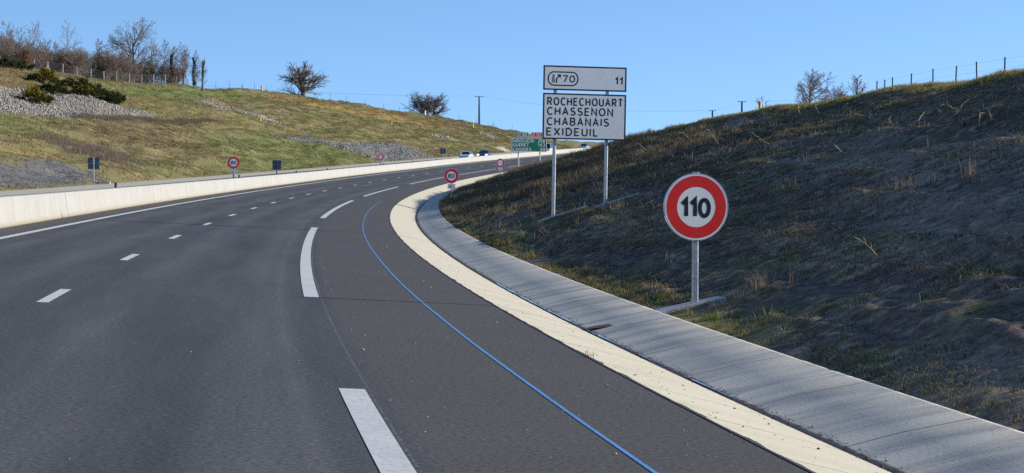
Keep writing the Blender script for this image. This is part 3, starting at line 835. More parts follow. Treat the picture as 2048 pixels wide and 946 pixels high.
def quad(pts): sy.add([(ox+a*1.08, -.0212, zb+b*1.08) for a, b in pts], [tuple(range(len(pts)))])
quad([(-.02, 0), (.012, 0), (.042, .26), (.020, .26)])
quad([(.045, 0), (.085, 0), (.068, .15), (.066, .26), (.048, .26)])
quad([(.120, 0), (.165, 0), (.155, .12), (.235, .205), (.210, .232), (.115, .13)])
quad([(.155, .262), (.285, .262), (.262, .148)])
sy.build('exit_symbol', M['sign_black'], up)
for word, fx0, fx1, v_ in (('ROCHECHOUART', .050, .962, 203), ('CHASSENON', .050, .845, 222.5), ('CHABANAIS', .050, .797, 243), ('EXIDEUIL', .045, .668, 263.5)):
    lettering('town_name', word, M['sign_black'], lo, x0+W_*(fx0+fx1)/2, Zs(v_)+.01, W_*(fx1-fx0), .282, -.0212, .165, .38)

# ---- green distance sign further along
gx, gy = 0.68, 205.0
g0 = min(ground_xy(gx, gy), ground_xy(gx+2.31, gy))
t = thing('distance_sign', 'green distance sign with three towns and two road number plates above it', 'road sign', (gx, gy, 0), R(11.5))
for px in (0, 2.32):
    zb = ground_xy(gx+px, gy)
    MB().box((px, .07, (zb-.2+5.3)/2), (.13, .08, 5.3-zb+.2), .02).build('post', M['post_steel'], t)
gw, gz0, gz1 = 3.78, 4.17, 5.66
gcx, gcz = -.74+gw/2, (gz0+gz1)/2
pn = plate('panel', gw, gz1-gz0, .08, -.02, .025, gcx, gcz, M['sign_green'], t)
frame_ring('border', gw-.02, gz1-gz0-.02, .07, .07, -.0212, gcx, gcz, M['sign_white'], pn)
xl = gcx-gw/2
for word, dist, wf, zz in (('MONTLUÇON', '208', .59, 5.335), ('GUÉRET', '143', .44, 4.905), ('LIMOGES', '59', .51, 4.435)):
    lettering('town_name', word, M['sign_white'], pn, xl+.17+gw*wf/2, zz, gw*wf, .34, -.0216, .17, .30)
    dw = .76 if len(dist) == 3 else .52
    lettering('distance', dist, M['sign_white'], pn, xl+gw-.20-dw/2, zz, dw, .34, -.0216, .17, .30)
for cx_, w_, txt, mt, wt in ((.52, 1.14, 'E 603', 'sign_green', .80), (1.96, 1.22, 'N 141', 'sign_red', .86)):
    pp = plate('road_number_plate', w_, .50, .05, -.02, .02, cx_, 5.99, M[mt], t)
    frame_ring('border', w_-.01, .49, .045, .045, -.0212, cx_, 5.99, M['sign_white'], pp)
    lettering('road_number', txt, M['sign_white'], pp, cx_, 5.99, wt, .31, -.0216, .17, .30)
    for qx in (-.25, .25): MB().box((cx_+qx, .04, 5.70), (.06, .04, .2)).build('plate_bracket', M['post_steel'], pp)

# ---- backs of square signs for the other carriageway
def sign_back(loc, rz, sz, zc, label, mat='dark_post', two=True, footing=False):
    t = thing('sign_seen_from_behind', label, 'road sign', loc, rz, 'grey sign backs')
    MB().box((0, .0, (zc+sz/2)/2-.05), (.085, .05, zc+sz/2+.15), .01).build('post', M[mat], t)
    for sx in (-1, 1):
        plate('back_panel', sz*.475, sz, .04, .03, .055, sx*sz*.25, zc, M['sign_back'], t)
    MB().box((0, .025, zc), (sz*.97, .02, .03), .0).build('rail', M['galv'], t)
    if footing: MB().box((.35, 0, .0), (1.7, .3, .14), .01).build('footing', M['footing'], t)
    return t
p = ground_at(113.0, -16.75)[0]
p = ground_at(129.1, -16.75)[0]
sign_back((p[0], p[1], p[2]-.02), -heading(129)+R(2), .85, 1.42, 'square grey sign back on a post beside the dark gravel on the left bank', 'galv', True, True)
x, y, z = (float(q) for q in road(141.3, -4.86, BAR_H))
sign_back((x, y, z), -heading(142), .72, .78, 'square grey back of a sign above the barrier, right of the 80 sign')
x, y, z = (float(q) for q in road(267.4, -4.86, BAR_H))
sign_back((x, y, z), -heading(268), .80, 1.2, 'small grey back of a sign above the barrier, left of the oncoming white car', 'galv')

# ---- drain grate in the gutter
V = []
p = [float(q) for q in road(14.45, 7.86, -.185)]
t = thing('drain_grate', 'dark drain opening full of rusty leaves in the grey gutter slope', 'drain', p, -heading(14.5))
tilt = (0, -math.atan(.19)+BANK, 0)
n = 28; a = [(.27*math.cos(2*PI*k/n), .17*math.sin(2*PI*k/n), .002) for k in range(n)]
o_ = MB().add(a, [tuple(range(n))]).build('leaf_litter', M['rust'], t); o_.rotation_euler = tilt
b = [(x*1.10, y*1.06, z) for x, y, z in a]; a2 = [(x, y, .006) for x, y, z in a]; b2 = [(x, y, .006) for x, y, z in b]
o_ = MB().loft([a, a2, b2, b], cap=False).build('frame', M['iron'], t); o_.rotation_euler = tilt

# ---------------------------------------------------------------- gas marker posts
def marker(s, o, h, r, label, white=False):
    p = ground_at(s, o)[0]
    t = thing('marker_post', label, 'marker post', (p[0], p[1], p[2]-.05), 0, 'short yellow marker posts on the banks')
    MB().tube([(0, 0, 0), (0, 0, h*.72)], [r, r], 14).build('shaft', M['sign_white'] if white else M['yellow'], t)
    MB().tube([(0, 0, h*.72), (0, 0, h*.94), (0, 0, h)], [r*1.12, r*1.12, r*.7], 14).build('cap', M['orange'] if not white else M['sign_white'], t)
marker(348.9, -56.5, 1.0, .17, 'yellow marker post on the crest of the left bank, left of the lone oak')
marker(286.7, -37.2, .9, .13, 'yellow marker post midway up the left bank, at the tip of a stone strip')
marker(370.0, -36.8, .9, .13, 'yellow marker post on the left bank, in front of the twin tree')
marker(413.4, -41.7, 1.0, .17, 'pale marker post on the crest at the foot of the twin tree', True)
marker(430.0, -35.2, 1.1, .20, 'yellow marker post on the crest beside the concrete power pole')
marker(98.4, 27.4, .62, .085, 'orange and white marker post on the crest of the right bank')

# ---------------------------------------------------------------- fences
def fence(name, label, pts, h, post_r, post_mat, mesh=True, skip_mesh_after=None, brace=()):
    x0, y0, z0 = pts[0]
    t = thing(name, label, 'fence', (x0, y0, z0))
    proto = None
    for i, q in enumerate(pts):
        if proto is None:
            proto = MB().box((0, 0, h/2-.15), (post_r*2, post_r*2, h+.3), post_r*.4).build('post', post_mat, t); o = proto
        else:
            o = proto.copy(); C.objects.link(o); o.parent = t
        o.location = (q[0]-x0, q[1]-y0, q[2]-z0); o.rotation_euler = (R(random.uniform(-2, 2)), R(random.uniform(-2, 2)), R(random.uniform(0, 20)))
    for i in brace:
        q = Vector(pts[i])-Vector(pts[0]); d = (Vector(pts[i+1])-Vector(pts[i-1])).normalized()
        for sg in (-1, 1): MB().tube([q+d*.95*sg, q+Vector((0, 0, h*.72))], .035, 5).build('brace', post_mat, t)
    w = MB()
    for i in range(len(pts)-1):
        a = Vector(pts[i])-Vector(pts[0]); b = Vector(pts[i+1])-Vector(pts[0])
        hs_ = np.linspace(.06, h*.96, 9) if mesh else (h*.3, h*.6, h*.93)
        for hh in hs_: w.tube([a+Vector((0, 0, hh)), b+Vector((0, 0, hh))], .006 if mesh else .0035, 3, False)
        if mesh:
            L = (b-a).length; nn = max(1, int(L/.30))
            for k in range(1, nn):
                q = a+(b-a)*k/nn; w.tube([q+Vector((0, 0, .05)), q+Vector((0, 0, h*.96))], .005, 3, False)
    w.build('wire_mesh', M['wire'], t)
    return t
random.seed(4)
so_pts = [(230, -63.0), (236, -62.7), (241.5, -62.5), (247, -62.3), (252, -61.8), (256.3, -61.2), (260, -60.6), (264.2, -60), (268.2, -59.4), (272.8, -59), (277.2, -58.6), (281.5, -58.2), (285.5, -57.6), (290.5, -57.4), (296.5, -57.6), (302, -57.6), (308, -57.8), (314.5, -58)]
pts = [tuple(q) for q in ground_at([a for a, b in so_pts], [b-.4 for a, b in so_pts])]
fence('wire_fence', 'wire mesh fence on pale posts along the left crest, in front of the wood', pts, 1.5, .075, M['post_wood'], True, None, (6, 16))
so_pts = [(321+7.2*k, -58.2) for k in range(6)] + [(364+6.5*k, float(np.interp(364+6.5*k, DL_S, -DL_D))-1.4) for k in range(15)]
pts = [tuple(q) for q in ground_at([a for a, b in so_pts], [b for a, b in so_pts])]
fence('thin_post_fence', 'faint fence of thin posts along the far left crest, under the lone oak', pts, 1.45, .03, M['dark_post'], False, None, (3, 19))
rs = [20, 27, 34, 41, 47, 53, 58.5, 61, 64.5, 68.25, 71.5, 75.25, 79.25, 83.0, 84.75, 86.5]
pts = [tuple(q) for q in ground_at(rs, [31.5]*len(rs))]
fence('steel_post_fence', 'thin steel post fence along the top of the right bank', pts, 1.10, .029, M['dark_post'], False)

# ---------------------------------------------------------------- power poles and their line
def power_pole(x, y, ztop, arm, mat, label):
    g = ground_xy(x, y)
    t = thing('power_pole', label, 'power pole', (x, y, g-.1), R(6), 'power poles')
    h = ztop-g+.1
    r0, r1 = .26, .15
    MB().loft([[(-r0, -r0, 0), (r0, -r0, 0), (r0, r0, 0), (-r0, r0, 0)], [(-r1, -r1, h), (r1, -r1, h), (r1, r1, h), (-r1, r1, h)]]).build('shaft', M[mat], t)
    MB().box((0, -.2, h-.06), (arm, .12, .12)).build('crossarm', M['iron'], t)
    for sx in (-.47, 0, .47):
        MB().tube([(arm*sx, -.2, h), (arm*sx, -.2, h+.10), (arm*sx, -.2, h+.2)], [.05, .07, .03], 7).build('insulator', M['sign_back'], t)
    return (x, y-.2, ztop+.15), arm
P1 = power_pole(-7.9, 470, 20.75, 2.1, 'pole_concrete', 'pale concrete power pole on the crest of the left bank')
P2 = power_pole(51.7, 440, 18.42, 1.8, 'iron', 'taller of the two dark power poles beyond the right bank')
P3 = power_pole(50.2, 490, 18.06, 1.75, 'iron', 'shorter dark power pole beyond the right bank, far left on its crest')
def wires(A, B, sag, mb, r=.010):
    for k in (-.47, .47):
        a = Vector(A[0])+Vector((k*A[1], 0, 0)); b = Vector(B[0])+Vector((k*B[1], 0, 0))
        mb.tube([a.lerp(b, u)-Vector((0, 0, 4*sag*u*(1-u))) for u in np.linspace(0, 1, 13)], r, 3, False)
w = MB(); wires(((-120, 380, 25.5), 2.0), P1, 2.2, w); wires(P1, P3, 1.6, w); wires(P3, P2, .5, w); wires(P2, ((130, 400, 22.0), 2.0), 1.5, w)
tag(w.build('power_line', M['iron']), 'thin overhead wires strung between the power poles', 'power line')

# ---------------------------------------------------------------- cars
M['glass'] = simple('car_glass', (0.012, 0.014, 0.018), 0.08, var=.05, spec=.6)
M['tyre'] = simple('tyre_rubber', (0.02, 0.02, 0.02), 0.85)
M['lamp'] = simple('headlamp_glass', (0.75, 0.77, 0.80), 0.12, 0.3)
ml, nt, p = new_mat('headlamp_lit'); p.inputs['Emission Color'].default_value = (1, .97, .9, 1); p.inputs['Emission Strength'].default_value = 5.0; p.inputs['Base Color'].default_value = (.8, .8, .8, 1); M['lamp_lit'] = ml
M['plate'] = simple('number_plate', (0.65, 0.65, 0.62), 0.5)
def car_paint(name, c):
    m, nt, p = new_mat(name); p.inputs['Roughness'].default_value = .3
    n = noise_tex(nt, 3, 4, .6, coords(nt)); r = ramp(nt, n.outputs[0], [(.3, tuple(x*.9 for x in c)), (.7, c)]); nt.links.new(r.outputs[0], p.inputs['Base Color'])
    p.inputs['Coat Weight'].default_value = .6; p.inputs['Coat Roughness'].default_value = .08
    return m

def make_car(name, label, paint, loc, rz, lit=False, H=1.50, L=4.1, Wd=1.78, van=False, group='cars coming the other way', cat='car'):
    t = thing(name, label, cat, loc, rz, group)
    hw = Wd/2; f = -L/2; r = L/2; k = H/1.5
    st = [(f, .36, .60, .74), (f+.10, .24, .70, .88), (f+.5, .20, .84, .97), (f+1.05, .19, .95, 1.0), (0, .19, .97, 1.0), (r-.9, .19, 1.0, 1.0), (r-.25, .24, 1.0*k if van else 1.02, .97), (r, .38, .92, .86)]
    rings = []
    for y, zb, zt, w in st:
        a = hw*w
        rings.append([(-a*.9, y, zb), (-a, y, zb+.13), (-a*1.0, y, (zb+zt)/2+.05), (-a*.985, y, zt-.10), (-a*.93, y, zt), (a*.93, y, zt), (a*.985, y, zt-.10), (a, y, (zb+zt)/2+.05), (a, y, zb+.13), (a*.9, y, zb)])
    MB().loft(rings).build('body', paint, t, smooth=False)
    yb = f+1.0
    gs = [(yb, .95, .955, .86, .84), (yb+.75, .955, H-.09, .90, .70), (yb+1.25, .96, H-.01, .905, .715), (r-.95, .99, H-.03, .905, .70), (r-.35, 1.0, H-.22 if not van else H-.06, .88, .68), (r-.10, 1.0, 1.03, .84, .80)]
    rings = [[(-hw*a, y, z0), (-hw*b*1.03, y, z1-.07), (-hw*b*.92, y, z1), (hw*b*.92, y, z1), (hw*b*1.03, y, z1-.07), (hw*a, y, z0)] for y, z0, z1, a, b in gs]
    MB().loft(rings).build('windows', M['glass'], t, smooth=False)
    rf = MB(); ys = [(yb+.72, H-.085, .66), (yb+1.25, H+.008, .69), (r-.95, H-.012, .685), (r-.34, H-.21 if not van else H-.05, .65)]
    rf.loft([[(-hw*w, y, z), (-hw*w, y, z+.02), (hw*w, y, z+.02), (hw*w, y, z)] for y, z, w in ys]); rf.build('roof', paint, t)
    for sx in (-1, 1):
        for a_, b_, rr in (((sx*hw*.86, yb+.03, .96), (sx*hw*.715, yb+.75, H-.07), .04), ((sx*hw*.915, .1, .97), (sx*hw*.735, .1, H-.06), .045), ((sx*hw*.90, r-.45, 1.0), (sx*hw*.71, r-.55, H-.12), .06)):
            MB().tube([a_, b_], rr, 5).build('pillar', paint, t)
    for sx in (-1, 1):
        for yw in (f+.80, r-.75):
            w = MB().tube([(sx*(hw-.21), yw, .31), (sx*(hw-.02), yw, .31)], .31, 20).build('wheel', M['tyre'], t)
            MB().tube([(sx*(hw-.03), yw, .31), (sx*(hw-.008), yw, .31)], .20, 14).build('rim', M['alu'], w)
        MB().loft([[(sx*hw*.78+q*.15, f+.02+abs(q)*.03, .66+.065), (sx*hw*.78+q*.15, f-.03+.05*abs(q), .66), (sx*hw*.78+q*.15, f+.08, .585)] for q in (-1, 0, 1)]).build('headlight', M['lamp_lit'] if lit else M['lamp'], t)
        MB().box((sx*(hw+.09), yb+.25, 1.02), (.16, .08, .13), .03).build('mirror', paint, t)
    MB().box((0, f-.012, .47), (hw*1.05, .03, .14), .01).build('grille', M['sign_black'], t)
    MB().box((0, f-.034, .44), (.50, .012, .10), .0).build('number_plate', M['plate'], t)
    return t
def on_far_lane(s, o): x, y, z, th = frame(s); return (float(x+o*np.cos(th)), float(y-o*np.sin(th)), float(z-BANK*o+opp(o))), -float(th)
pt, rz = on_far_lane(306.5, -8.2)
make_car('hatchback', 'white hatchback coming the other way behind the barrier, left of the dark car', car_paint('white_paint', (.62, .66, .72)), pt, rz)
pt, rz = on_far_lane(323, -8.2)
make_car('hatchback', 'dark blue car with headlights on, behind the oncoming white hatchback', car_paint('dark_blue_paint', (.012, .02, .07)), pt, rz, True, 1.46, 4.2)
pt, rz = on_far_lane(384.6, -8.0)
make_car('van', 'white van mostly hidden behind the green distance sign', car_paint('van_white', (.70, .70, .70)), pt, rz, False, 2.0, 4.9, 1.95, True, cat='van')
pt, rz = on_far_lane(424.5, -8.0)
make_car('hatchback', 'distant pale blue car where the road meets the sky, under the big white sign', car_paint('pale_blue_paint', (.34, .42, .56)), pt, rz, False, 1.55, 4.2)

# ---------------------------------------------------------------- bare trees
class Branches:
    """collects tapered tubes as numpy arrays, then builds one mesh"""
    def __init__(s): s.seg = []
    def add(s, p0, p1, r0, r1): s.seg.append((*p0, *p1, r0, r1))
    def build(s, name, mat, parent, n):
        A = np.array(s.seg, float)
        p0, p1, r0, r1 = A[:, 0:3], A[:, 3:6], A[:, 6], A[:, 7]
        d = p1-p0; d /= np.linalg.norm(d, axis=1)[:, None]+1e-9
        up = np.where((np.abs(d[:, 2]) > .9)[:, None], np.array([1., 0, 0]), np.array([0, 0, 1.]))
        a = np.cross(d, up); a /= np.linalg.norm(a, axis=1)[:, None]+1e-9; b = np.cross(d, a)
        V = np.zeros((len(A), 2*n, 3))
        for k in range(n):
            t = 2*PI*k/n; u = a*math.cos(t)+b*math.sin(t)
            V[:, k] = p0+u*r0[:, None]; V[:, n+k] = p1+u*r1[:, None]
        base = (np.arange(len(A))*2*n)[:, None]
        F = np.concatenate([base+np.array([k, (k+1) % n, n+(k+1) % n, n+k]) for k in range(n)])
        return bulk(name, V.reshape(-1, 3), F, mat, parent)

def rnd_perp(d, rng):
    v = Vector((rng.uniform(-1, 1), rng.uniform(-1, 1), rng.uniform(-1, 1))); v = v - d*v.dot(d)
    return v.normalized() if v.length > 1e-4 else Vector((1, 0, 0))

def grow(rng, thick, thin, p, d, L, r, lvl, maxl, cfg):
    nseg = cfg['nseg'][lvl]; dirs = d.copy(); q = p.copy(); step = L/nseg; rr = r
    nodes = []
    for i in range(nseg):
        dirs = (dirs + rnd_perp(dirs, rng)*cfg['wob'][lvl] + Vector((0, 0, cfg['up'][lvl]))).normalized()
        q2 = q+dirs*step; r2 = r*(1-(i+1)/nseg*(1-cfg['taper'][lvl]))
        (thick if lvl < cfg['split'] else thin).add(q, q2, rr, r2)
        nodes.append((q.copy(), q2.copy(), dirs.copy(), r2)); q, rr = q2, r2
    if lvl >= maxl: return
    nch = cfg['n'][lvl]; start = cfg['start'][lvl]
    for k in range(nch):
        f = start + (1-start)*(k+rng.random())/nch
        i = min(nseg-1, int(f*nseg)); u = f*nseg-i
        a, b, dd, r2 = nodes[i]; pos = a.lerp(b, min(1, u))
        ang = R(rng.uniform(*cfg['ang'][lvl])); pv = rnd_perp(dd, rng)
        if lvl == 0:
            az = k*2.399+rng.uniform(-.4, .4); pv = Vector((math.cos(az), math.sin(az), 0)); pv = (pv-dd*pv.dot(dd)).normalized()
        nd = (dd*math.cos(ang)+pv*math.sin(ang)).normalized()
        ll = L*cfg['len'][lvl]*(1-cfg['lenfall'][lvl]*(f-start)/(1-start+1e-6))*rng.uniform(.75, 1.2)
        grow(rng, thick, thin, pos, nd, ll, min(r2*.75, r*cfg['rad'][lvl]), lvl+1, maxl, cfg)

CFG = dict(
 oak=dict(nseg=[5, 6, 4, 3, 2], wob=[.06, .17, .2, .22, .2], up=[.03, .05, .04, .03, .02], taper=[.45, .3, .35, .4, .5], split=3, n=[15, 8, 6, 4], start=[.22, .25, .2, .2], ang=[(35, 78), (28, 60), (25, 60), (25, 55)], len=[.78, .52, .50, .55], lenfall=[.32, .45, .4, .3], rad=[.46, .5, .5, .6]),
 slim=dict(nseg=[8, 4, 3, 2], wob=[.07, .16, .2, .2], up=[.05, .10, .06, .04], taper=[.2, .3, .4, .5], split=2, n=[20, 6, 4], start=[.25, .2, .2], ang=[(28, 55), (25, 50), (25, 50)], len=[.36, .45, .5], lenfall=[.6, .4, .3], rad=[.30, .5, .55]),
 shrub=dict(nseg=[4, 3, 3, 2], wob=[.15, .2, .22, .2], up=[.05, .05, .03, .02], taper=[.3, .35, .4, .5], split=1, n=[7, 6, 4], start=[.15, .15, .15], ang=[(18, 50), (22, 55), (25, 55)], len=[.55, .5, .5], lenfall=[.4, .4, .3], rad=[.5, .55, .6]),
)
def make_tree(kind, name, label, H, seed, loc, cfg, maxl, r0, bark, twig, group=None, stems=1, lean=(0, 0), fixed_scale=None, cat='tree', trunk_frac=None, tr=.011):
    rng = random.Random(seed); t = thing(name, label, cat, loc, rng.uniform(0, 6), group)
    th, tn = Branches(), Branches()
    for k in range(stems):
        d = Vector((lean[0], lean[1], 1)) if stems == 1 else Vector((rng.uniform(-.55, .55), rng.uniform(-.55, .55), 1))
        base = Vector((0, 0, -.3)) if stems == 1 else Vector((rng.uniform(-.25, .25)*H*.25, rng.uniform(-.25, .25)*H*.25, -.15))
        grow(rng, th, tn, base, d.normalized(), H*rng.uniform(.85, 1.0) if stems > 1 else H, r0, 0, maxl, cfg)
    S = np.array(th.seg+tn.seg); zmax = S[:, 5].max(); f = H/zmax
    for B in (th, tn):
        B.seg = [tuple(np.array(sg[:6])*f)+(max(tr, sg[6]), max(tr*.8, sg[7])) for sg in B.seg]
    th.build('trunk', bark, t, 6); tn.build('crown', twig, t, 3)
    return t

def tree_at(x, y, **k): return (x, y, ground_xy(x, y)-.1)
WOOD = 'trees in the wood on the left bank'
# (kind, x, y, height, seed, label)
oak = CFG['oak']; slim = CFG['slim']; shrub = CFG['shrub']
wide = dict(oak); wide['n'] = [26, 8, 5, 4]; wide['wob'] = [.05, .10, .15, .18, .2]; wide['start'] = [.07, .2, .15, .15]; wide['ang'] = [(30, 88), (28, 60), (25, 60), (25, 55)]; wide['lenfall'] = [.55, .45, .4, .3]; wide['len'] = [1.0, .50, .46, .5]
make_tree('oak', 'bare_oak_tree', 'lone round-crowned bare oak on the crest of the left bank', 7.3, 11, tree_at(-41.8, 392), wide, 4, .40, M['bark'], M['twig'], tr=.0085).scale = (1.35, 1.35, 1)
make_tree('oak', 'bare_oak_tree', 'spreading bare oak standing above the thicket of the wood', 11.6, 5, tree_at(-63.0, 326), oak, 4, .24, M['bark'], M['twig'], WOOD, tr=.014)
make_tree('tw', 'bare_oak_tree', 'left trunk of the twin bare trees near the concrete power pole', 6.6, 21, tree_at(-20.6, 450), wide, 4, .26, M['bark'], M['twig'], 'twin trees', tr=.0095).scale = (1.2, 1.2, 1)
make_tree('tw', 'bare_oak_tree', 'right trunk of the twin bare trees, nearer the concrete power pole', 6.5, 33, tree_at(-18.0, 452), wide, 4, .30, M['bark'], M['twig'], 'twin trees', tr=.0095).scale = (1.2, 1.2, 1)
def top(x, y, zt): return zt-ground_xy(x, y)+.1
make_tree('oakr', 'bare_tree', 'open-crowned bare tree beyond the crest of the right bank', top(18.2, 120, 8.26), 8, tree_at(18.2, 120), dict(oak, start=[.42, .25, .2, .2], ang=[(25, 62), (25, 55), (25, 55), (25, 50)], n=[14, 7, 5, 3]), 4, .08, M['bark'], M['twig'], tr=.0065)
make_tree('lean', 'leaning_tree', 'scruffy bare tree leaning right beyond the crest of the right bank', top(19.5, 112, 7.5), 14, tree_at(19.5, 112), dict(slim, start=[.4, .2, .2]), 3, .075, M['bark'], M['red_twig'], lean=(.38, .0), tr=.006)
for (x, y, zt, sd, lab) in ((18.9, 113, 7.1, 41, 'reddish shrub left of the leaning tree on the right bank'), (20.5, 112, 6.8, 42, 'low reddish shrub right of the leaning tree on the right bank'), (17.6, 118, 6.7, 44, 'low brown shrub at the foot of the open-crowned tree on the right'), (19.1, 119, 7.2, 45, 'thin shrub just right of the open-crowned tree on the right')):
    make_tree('sm', 'bare_shrub', lab, top(x, y, zt), sd, tree_at(x, y), shrub, 3, .03, M['red_twig'], M['red_twig'], 'shrubs beyond the right bank', stems=6, cat='shrub', tr=.006)
for (x, y, h, sd, lab) in ((26.2, 200, 8.2, 51, 'small faint bare tree beside the orange marker post'), (30.0, 222, 7.8, 52, 'small faint bare tree between the orange marker and the open-crowned tree')):
    make_tree('sm', 'bare_tree', lab, h, sd, tree_at(x, y), slim, 3, .10, M['bark'], M['twig'], tr=.012)

slims = [(-78.0, 300, 10.0, 1, 'leftmost slender bare tree of the wood'), (-78.3, 310, 10.4, 2, 'slender bare tree, second from the left edge of the wood'),
 (-75.4, 305, 10.1, 3, 'dark twiggy bare tree, third from the left edge of the wood'), (-76.8, 320, 8.5, 4, 'shorter bare tree left of the pale spreading tree'),
 (-61.3, 332, 8.6, 6, 'bare tree directly right of the spreading oak'), (-60.2, 336, 8.8, 7, 'thin tall bare tree two places right of the spreading oak'),
 (-58.9, 335, 7.2, 9, 'thin bare tree left of the ivy-clad trunk'), (-57.0, 338, 7.0, 10, 'thin bare tree right of the ivy-clad trunk'), (-55.3, 330, 7.6, 12, 'forked bare tree at the right end of the wood')]
for x, y, h, sd, lab in slims:
    make_tree('slim', 'bare_tree', lab, h, sd, tree_at(x, y), slim, 3, .13, M['bark'], M['twig'], WOOD, tr=.015)
for x, y, h, sd, lab in ((-74.7, 330, 12.0, 15, 'pale tall bare tree with a wide airy crown in the wood'), (-69.1, 325, 8.4, 16, 'pale-barked birch in the wood, left of the spreading oak'), (-67.4, 322, 7.9, 17, 'second pale-barked birch, nearest to the spreading oak')):
    make_tree('birch', 'birch_tree', lab, h, sd, tree_at(x, y), dict(slim, len=[.42 if sd == 15 else .26, .45, .5], ang=[(30, 60), (25, 50), (25, 50)]), 3, .12, M['pale_bark'], M['pale_bark'] if sd == 15 else M['twig'], WOOD, tr=.014)

def leaf_cloud(centres, radii, n, size, rng, squash=.8, shell=.55):
    """small random quads through a set of lumps: returns verts, faces"""
    k = len(centres); which = rng.integers(0, k, n)
    d = rng.normal(size=(n, 3)); d /= np.linalg.norm(d, axis=1)[:, None]
    rr = (shell+(1-shell)*rng.random(n)**.7)*np.array(radii)[which]*(1+.25*(rng.random(n)-.5))
    P = np.array(centres)[which]+d*rr[:, None]*np.array([1, 1, squash])
    a = rng.normal(size=(n, 3)); a /= np.linalg.norm(a, axis=1)[:, None]
    b = np.cross(a, rng.normal(size=(n, 3))); b /= np.linalg.norm(b, axis=1)[:, None]
    sz = size*(.6+.8*rng.random(n))[:, None]
    V = np.stack([P-a*sz-b*sz*.35, P+a*sz-b*sz*.35, P+a*sz+b*sz*.35, P-a*sz+b*sz*.35], 1).reshape(-1, 3)
    return V, np.arange(4*n).reshape(n, 4)

ivy_m = m_blade('ivy_leaves', .2); gorse_m = m_blade('gorse_needles', .25)
def colr(n, a, b, rng, rep=4):
    t = rng.random(n)[:, None]; c = np.array(a)*(1-t)+np.array(b)*t
    return np.repeat(c, rep, 0)
for x, y, h, sd, lab in ((-57.4, 330, 6.6, 61, 'trunk clad in dark ivy among the thin trees of the wood'), (-54.0, 332, 6.6, 62, 'crooked ivy-clad tree at the right end of the wood')):
    t = make_tree('ivy', 'ivy_clad_tree', lab, h, sd, tree_at(x, y), slim, 3, .12, M['bark'], M['twig'], WOOD, lean=(.12 if sd == 62 else 0, 0), tr=.014)
    rng = np.random.default_rng(sd); cs = [(math.sin(q*2)*.15, 0, q) for q in np.arange(.6, h*.8, .3)]
    V, F = leaf_cloud(cs, [.42-.25*(c[2]/h) for c in cs], 1500, .07, rng, 1.0, .3)
    bulk('ivy', V, F, ivy_m, t, col=colr(1500, (.012, .022, .010), (.035, .05, .02), rng))
t = thing('broken_tree', 'broken dead trunk with a pointed top at the right end of the wood', 'tree', tree_at(-52.3, 331), 0, WOOD)
MB().tube([(0, 0, -.2), (-.05, 0, 1.0), (.02, 0, 2.4), (-.10, 0, 3.3), (.15, 0, 4.3), (.35, 0, 5.0), (.22, 0, 5.9)], [.24, .19, .17, .15, .17, .12, .01], 9).build('trunk', M['bark'], t)
B = Branches(); rngp = random.Random(3)
for k in range(16):
    grow(rngp, B, B, Vector((0, 0, rngp.uniform(.8, 4))), Vector((rngp.uniform(-1, 1), rngp.uniform(-1, 1), .7)).normalized(), rngp.uniform(.8, 1.6), .03, 1, 3, slim)
B.build('twigs', M['twig'], t, 3)
rng = np.random.default_rng(9); cs = [(.02, 0, q) for q in np.arange(2.6, 5.2, .25)]
V, F = leaf_cloud(cs, [.25]*len(cs), 700, .06, rng, 1, .3); bulk('ivy', V, F, ivy_m, t, col=colr(700, (.012, .022, .010), (.03, .045, .02), rng))
make_tree('slim', 'bare_sapling', 'thin twiggy sapling just left of the broken dead trunk', 4.2, 19, tree_at(-53.2, 330), slim, 3, .05, M['bark'], M['twig'], WOOD, tr=.012)

# more stems standing in the thicket
random.seed(31); rngq = random.Random(5)
sp = [make_tree('slim', 'thin_tree', 'thin bare tree standing among the thicket of the wood', 7.5, 200+i, (0, 0, 0), dict(slim, n=[24, 7, 5]), 3, .10, M['bark'], M['twig'], 'thin trees among the thicket', tr=.014) for i in range(3)]
for k, u in enumerate(np.linspace(3, 372, 30)):
    d_ = 296+.10*u+rngq.uniform(0, 26); x = (u+rngq.uniform(-6, 6)-1024)/F_PX*d_; sc = rngq.uniform(.75, 1.12)*(1-.0006*u); loc = tree_at(x, d_)
    if k < 3: sp[k].location = loc; sp[k].scale = (sc, sc, sc)
    else: dup(sp[k % 3], loc, rngq.uniform(0, 6), (sc, sc, sc))

# thicket of coppiced shrubs under the trees
protos = [make_tree('shrub', 'thicket_shrub', 'bare brown shrub of the thicket behind the wire fence', 6.4, 70+i, (0, 0, 0), dict(shrub, n=[9, 8, 6]), 3, .07, M['red_twig'] if i != 1 else M['twig'], M['red_twig'] if i != 1 else M['twig'], 'thicket behind the wire fence', stems=10, cat='shrub', tr=.013) for i in range(3)]
random.seed(12); first = [True]*3
for k in range(84):
    u = random.random(); s_ = 246+74*u; D = float(np.interp(s_, DL_S, DL_D)); o_ = -(D+3.0+random.uniform(0, 16))
    q = ground_at([s_], [o_])[0]; sc = random.uniform(.62, 1.05)*(1.0-.25*u)
    if q[0]/q[1] > -.1615: continue
    pr_ = protos[k % 3]
    if first[k % 3]:
        first[k % 3] = False; pr_.location = (q[0], q[1], q[2]-.1); pr_.scale = (sc*1.15, sc*1.15, sc)
    else: dup(pr_, (q[0], q[1], q[2]-.1), random.uniform(0, 6), (sc*1.15, sc*1.15, sc))
t = make_tree('shrub', 'russet_shrub', 'russet shrub still holding dead leaves at the left of the thicket', 3.6, 90, tree_at(-67.5, 272), shrub, 3, .05, M['red_twig'], M['red_twig'], stems=6, cat='shrub', tr=.014)
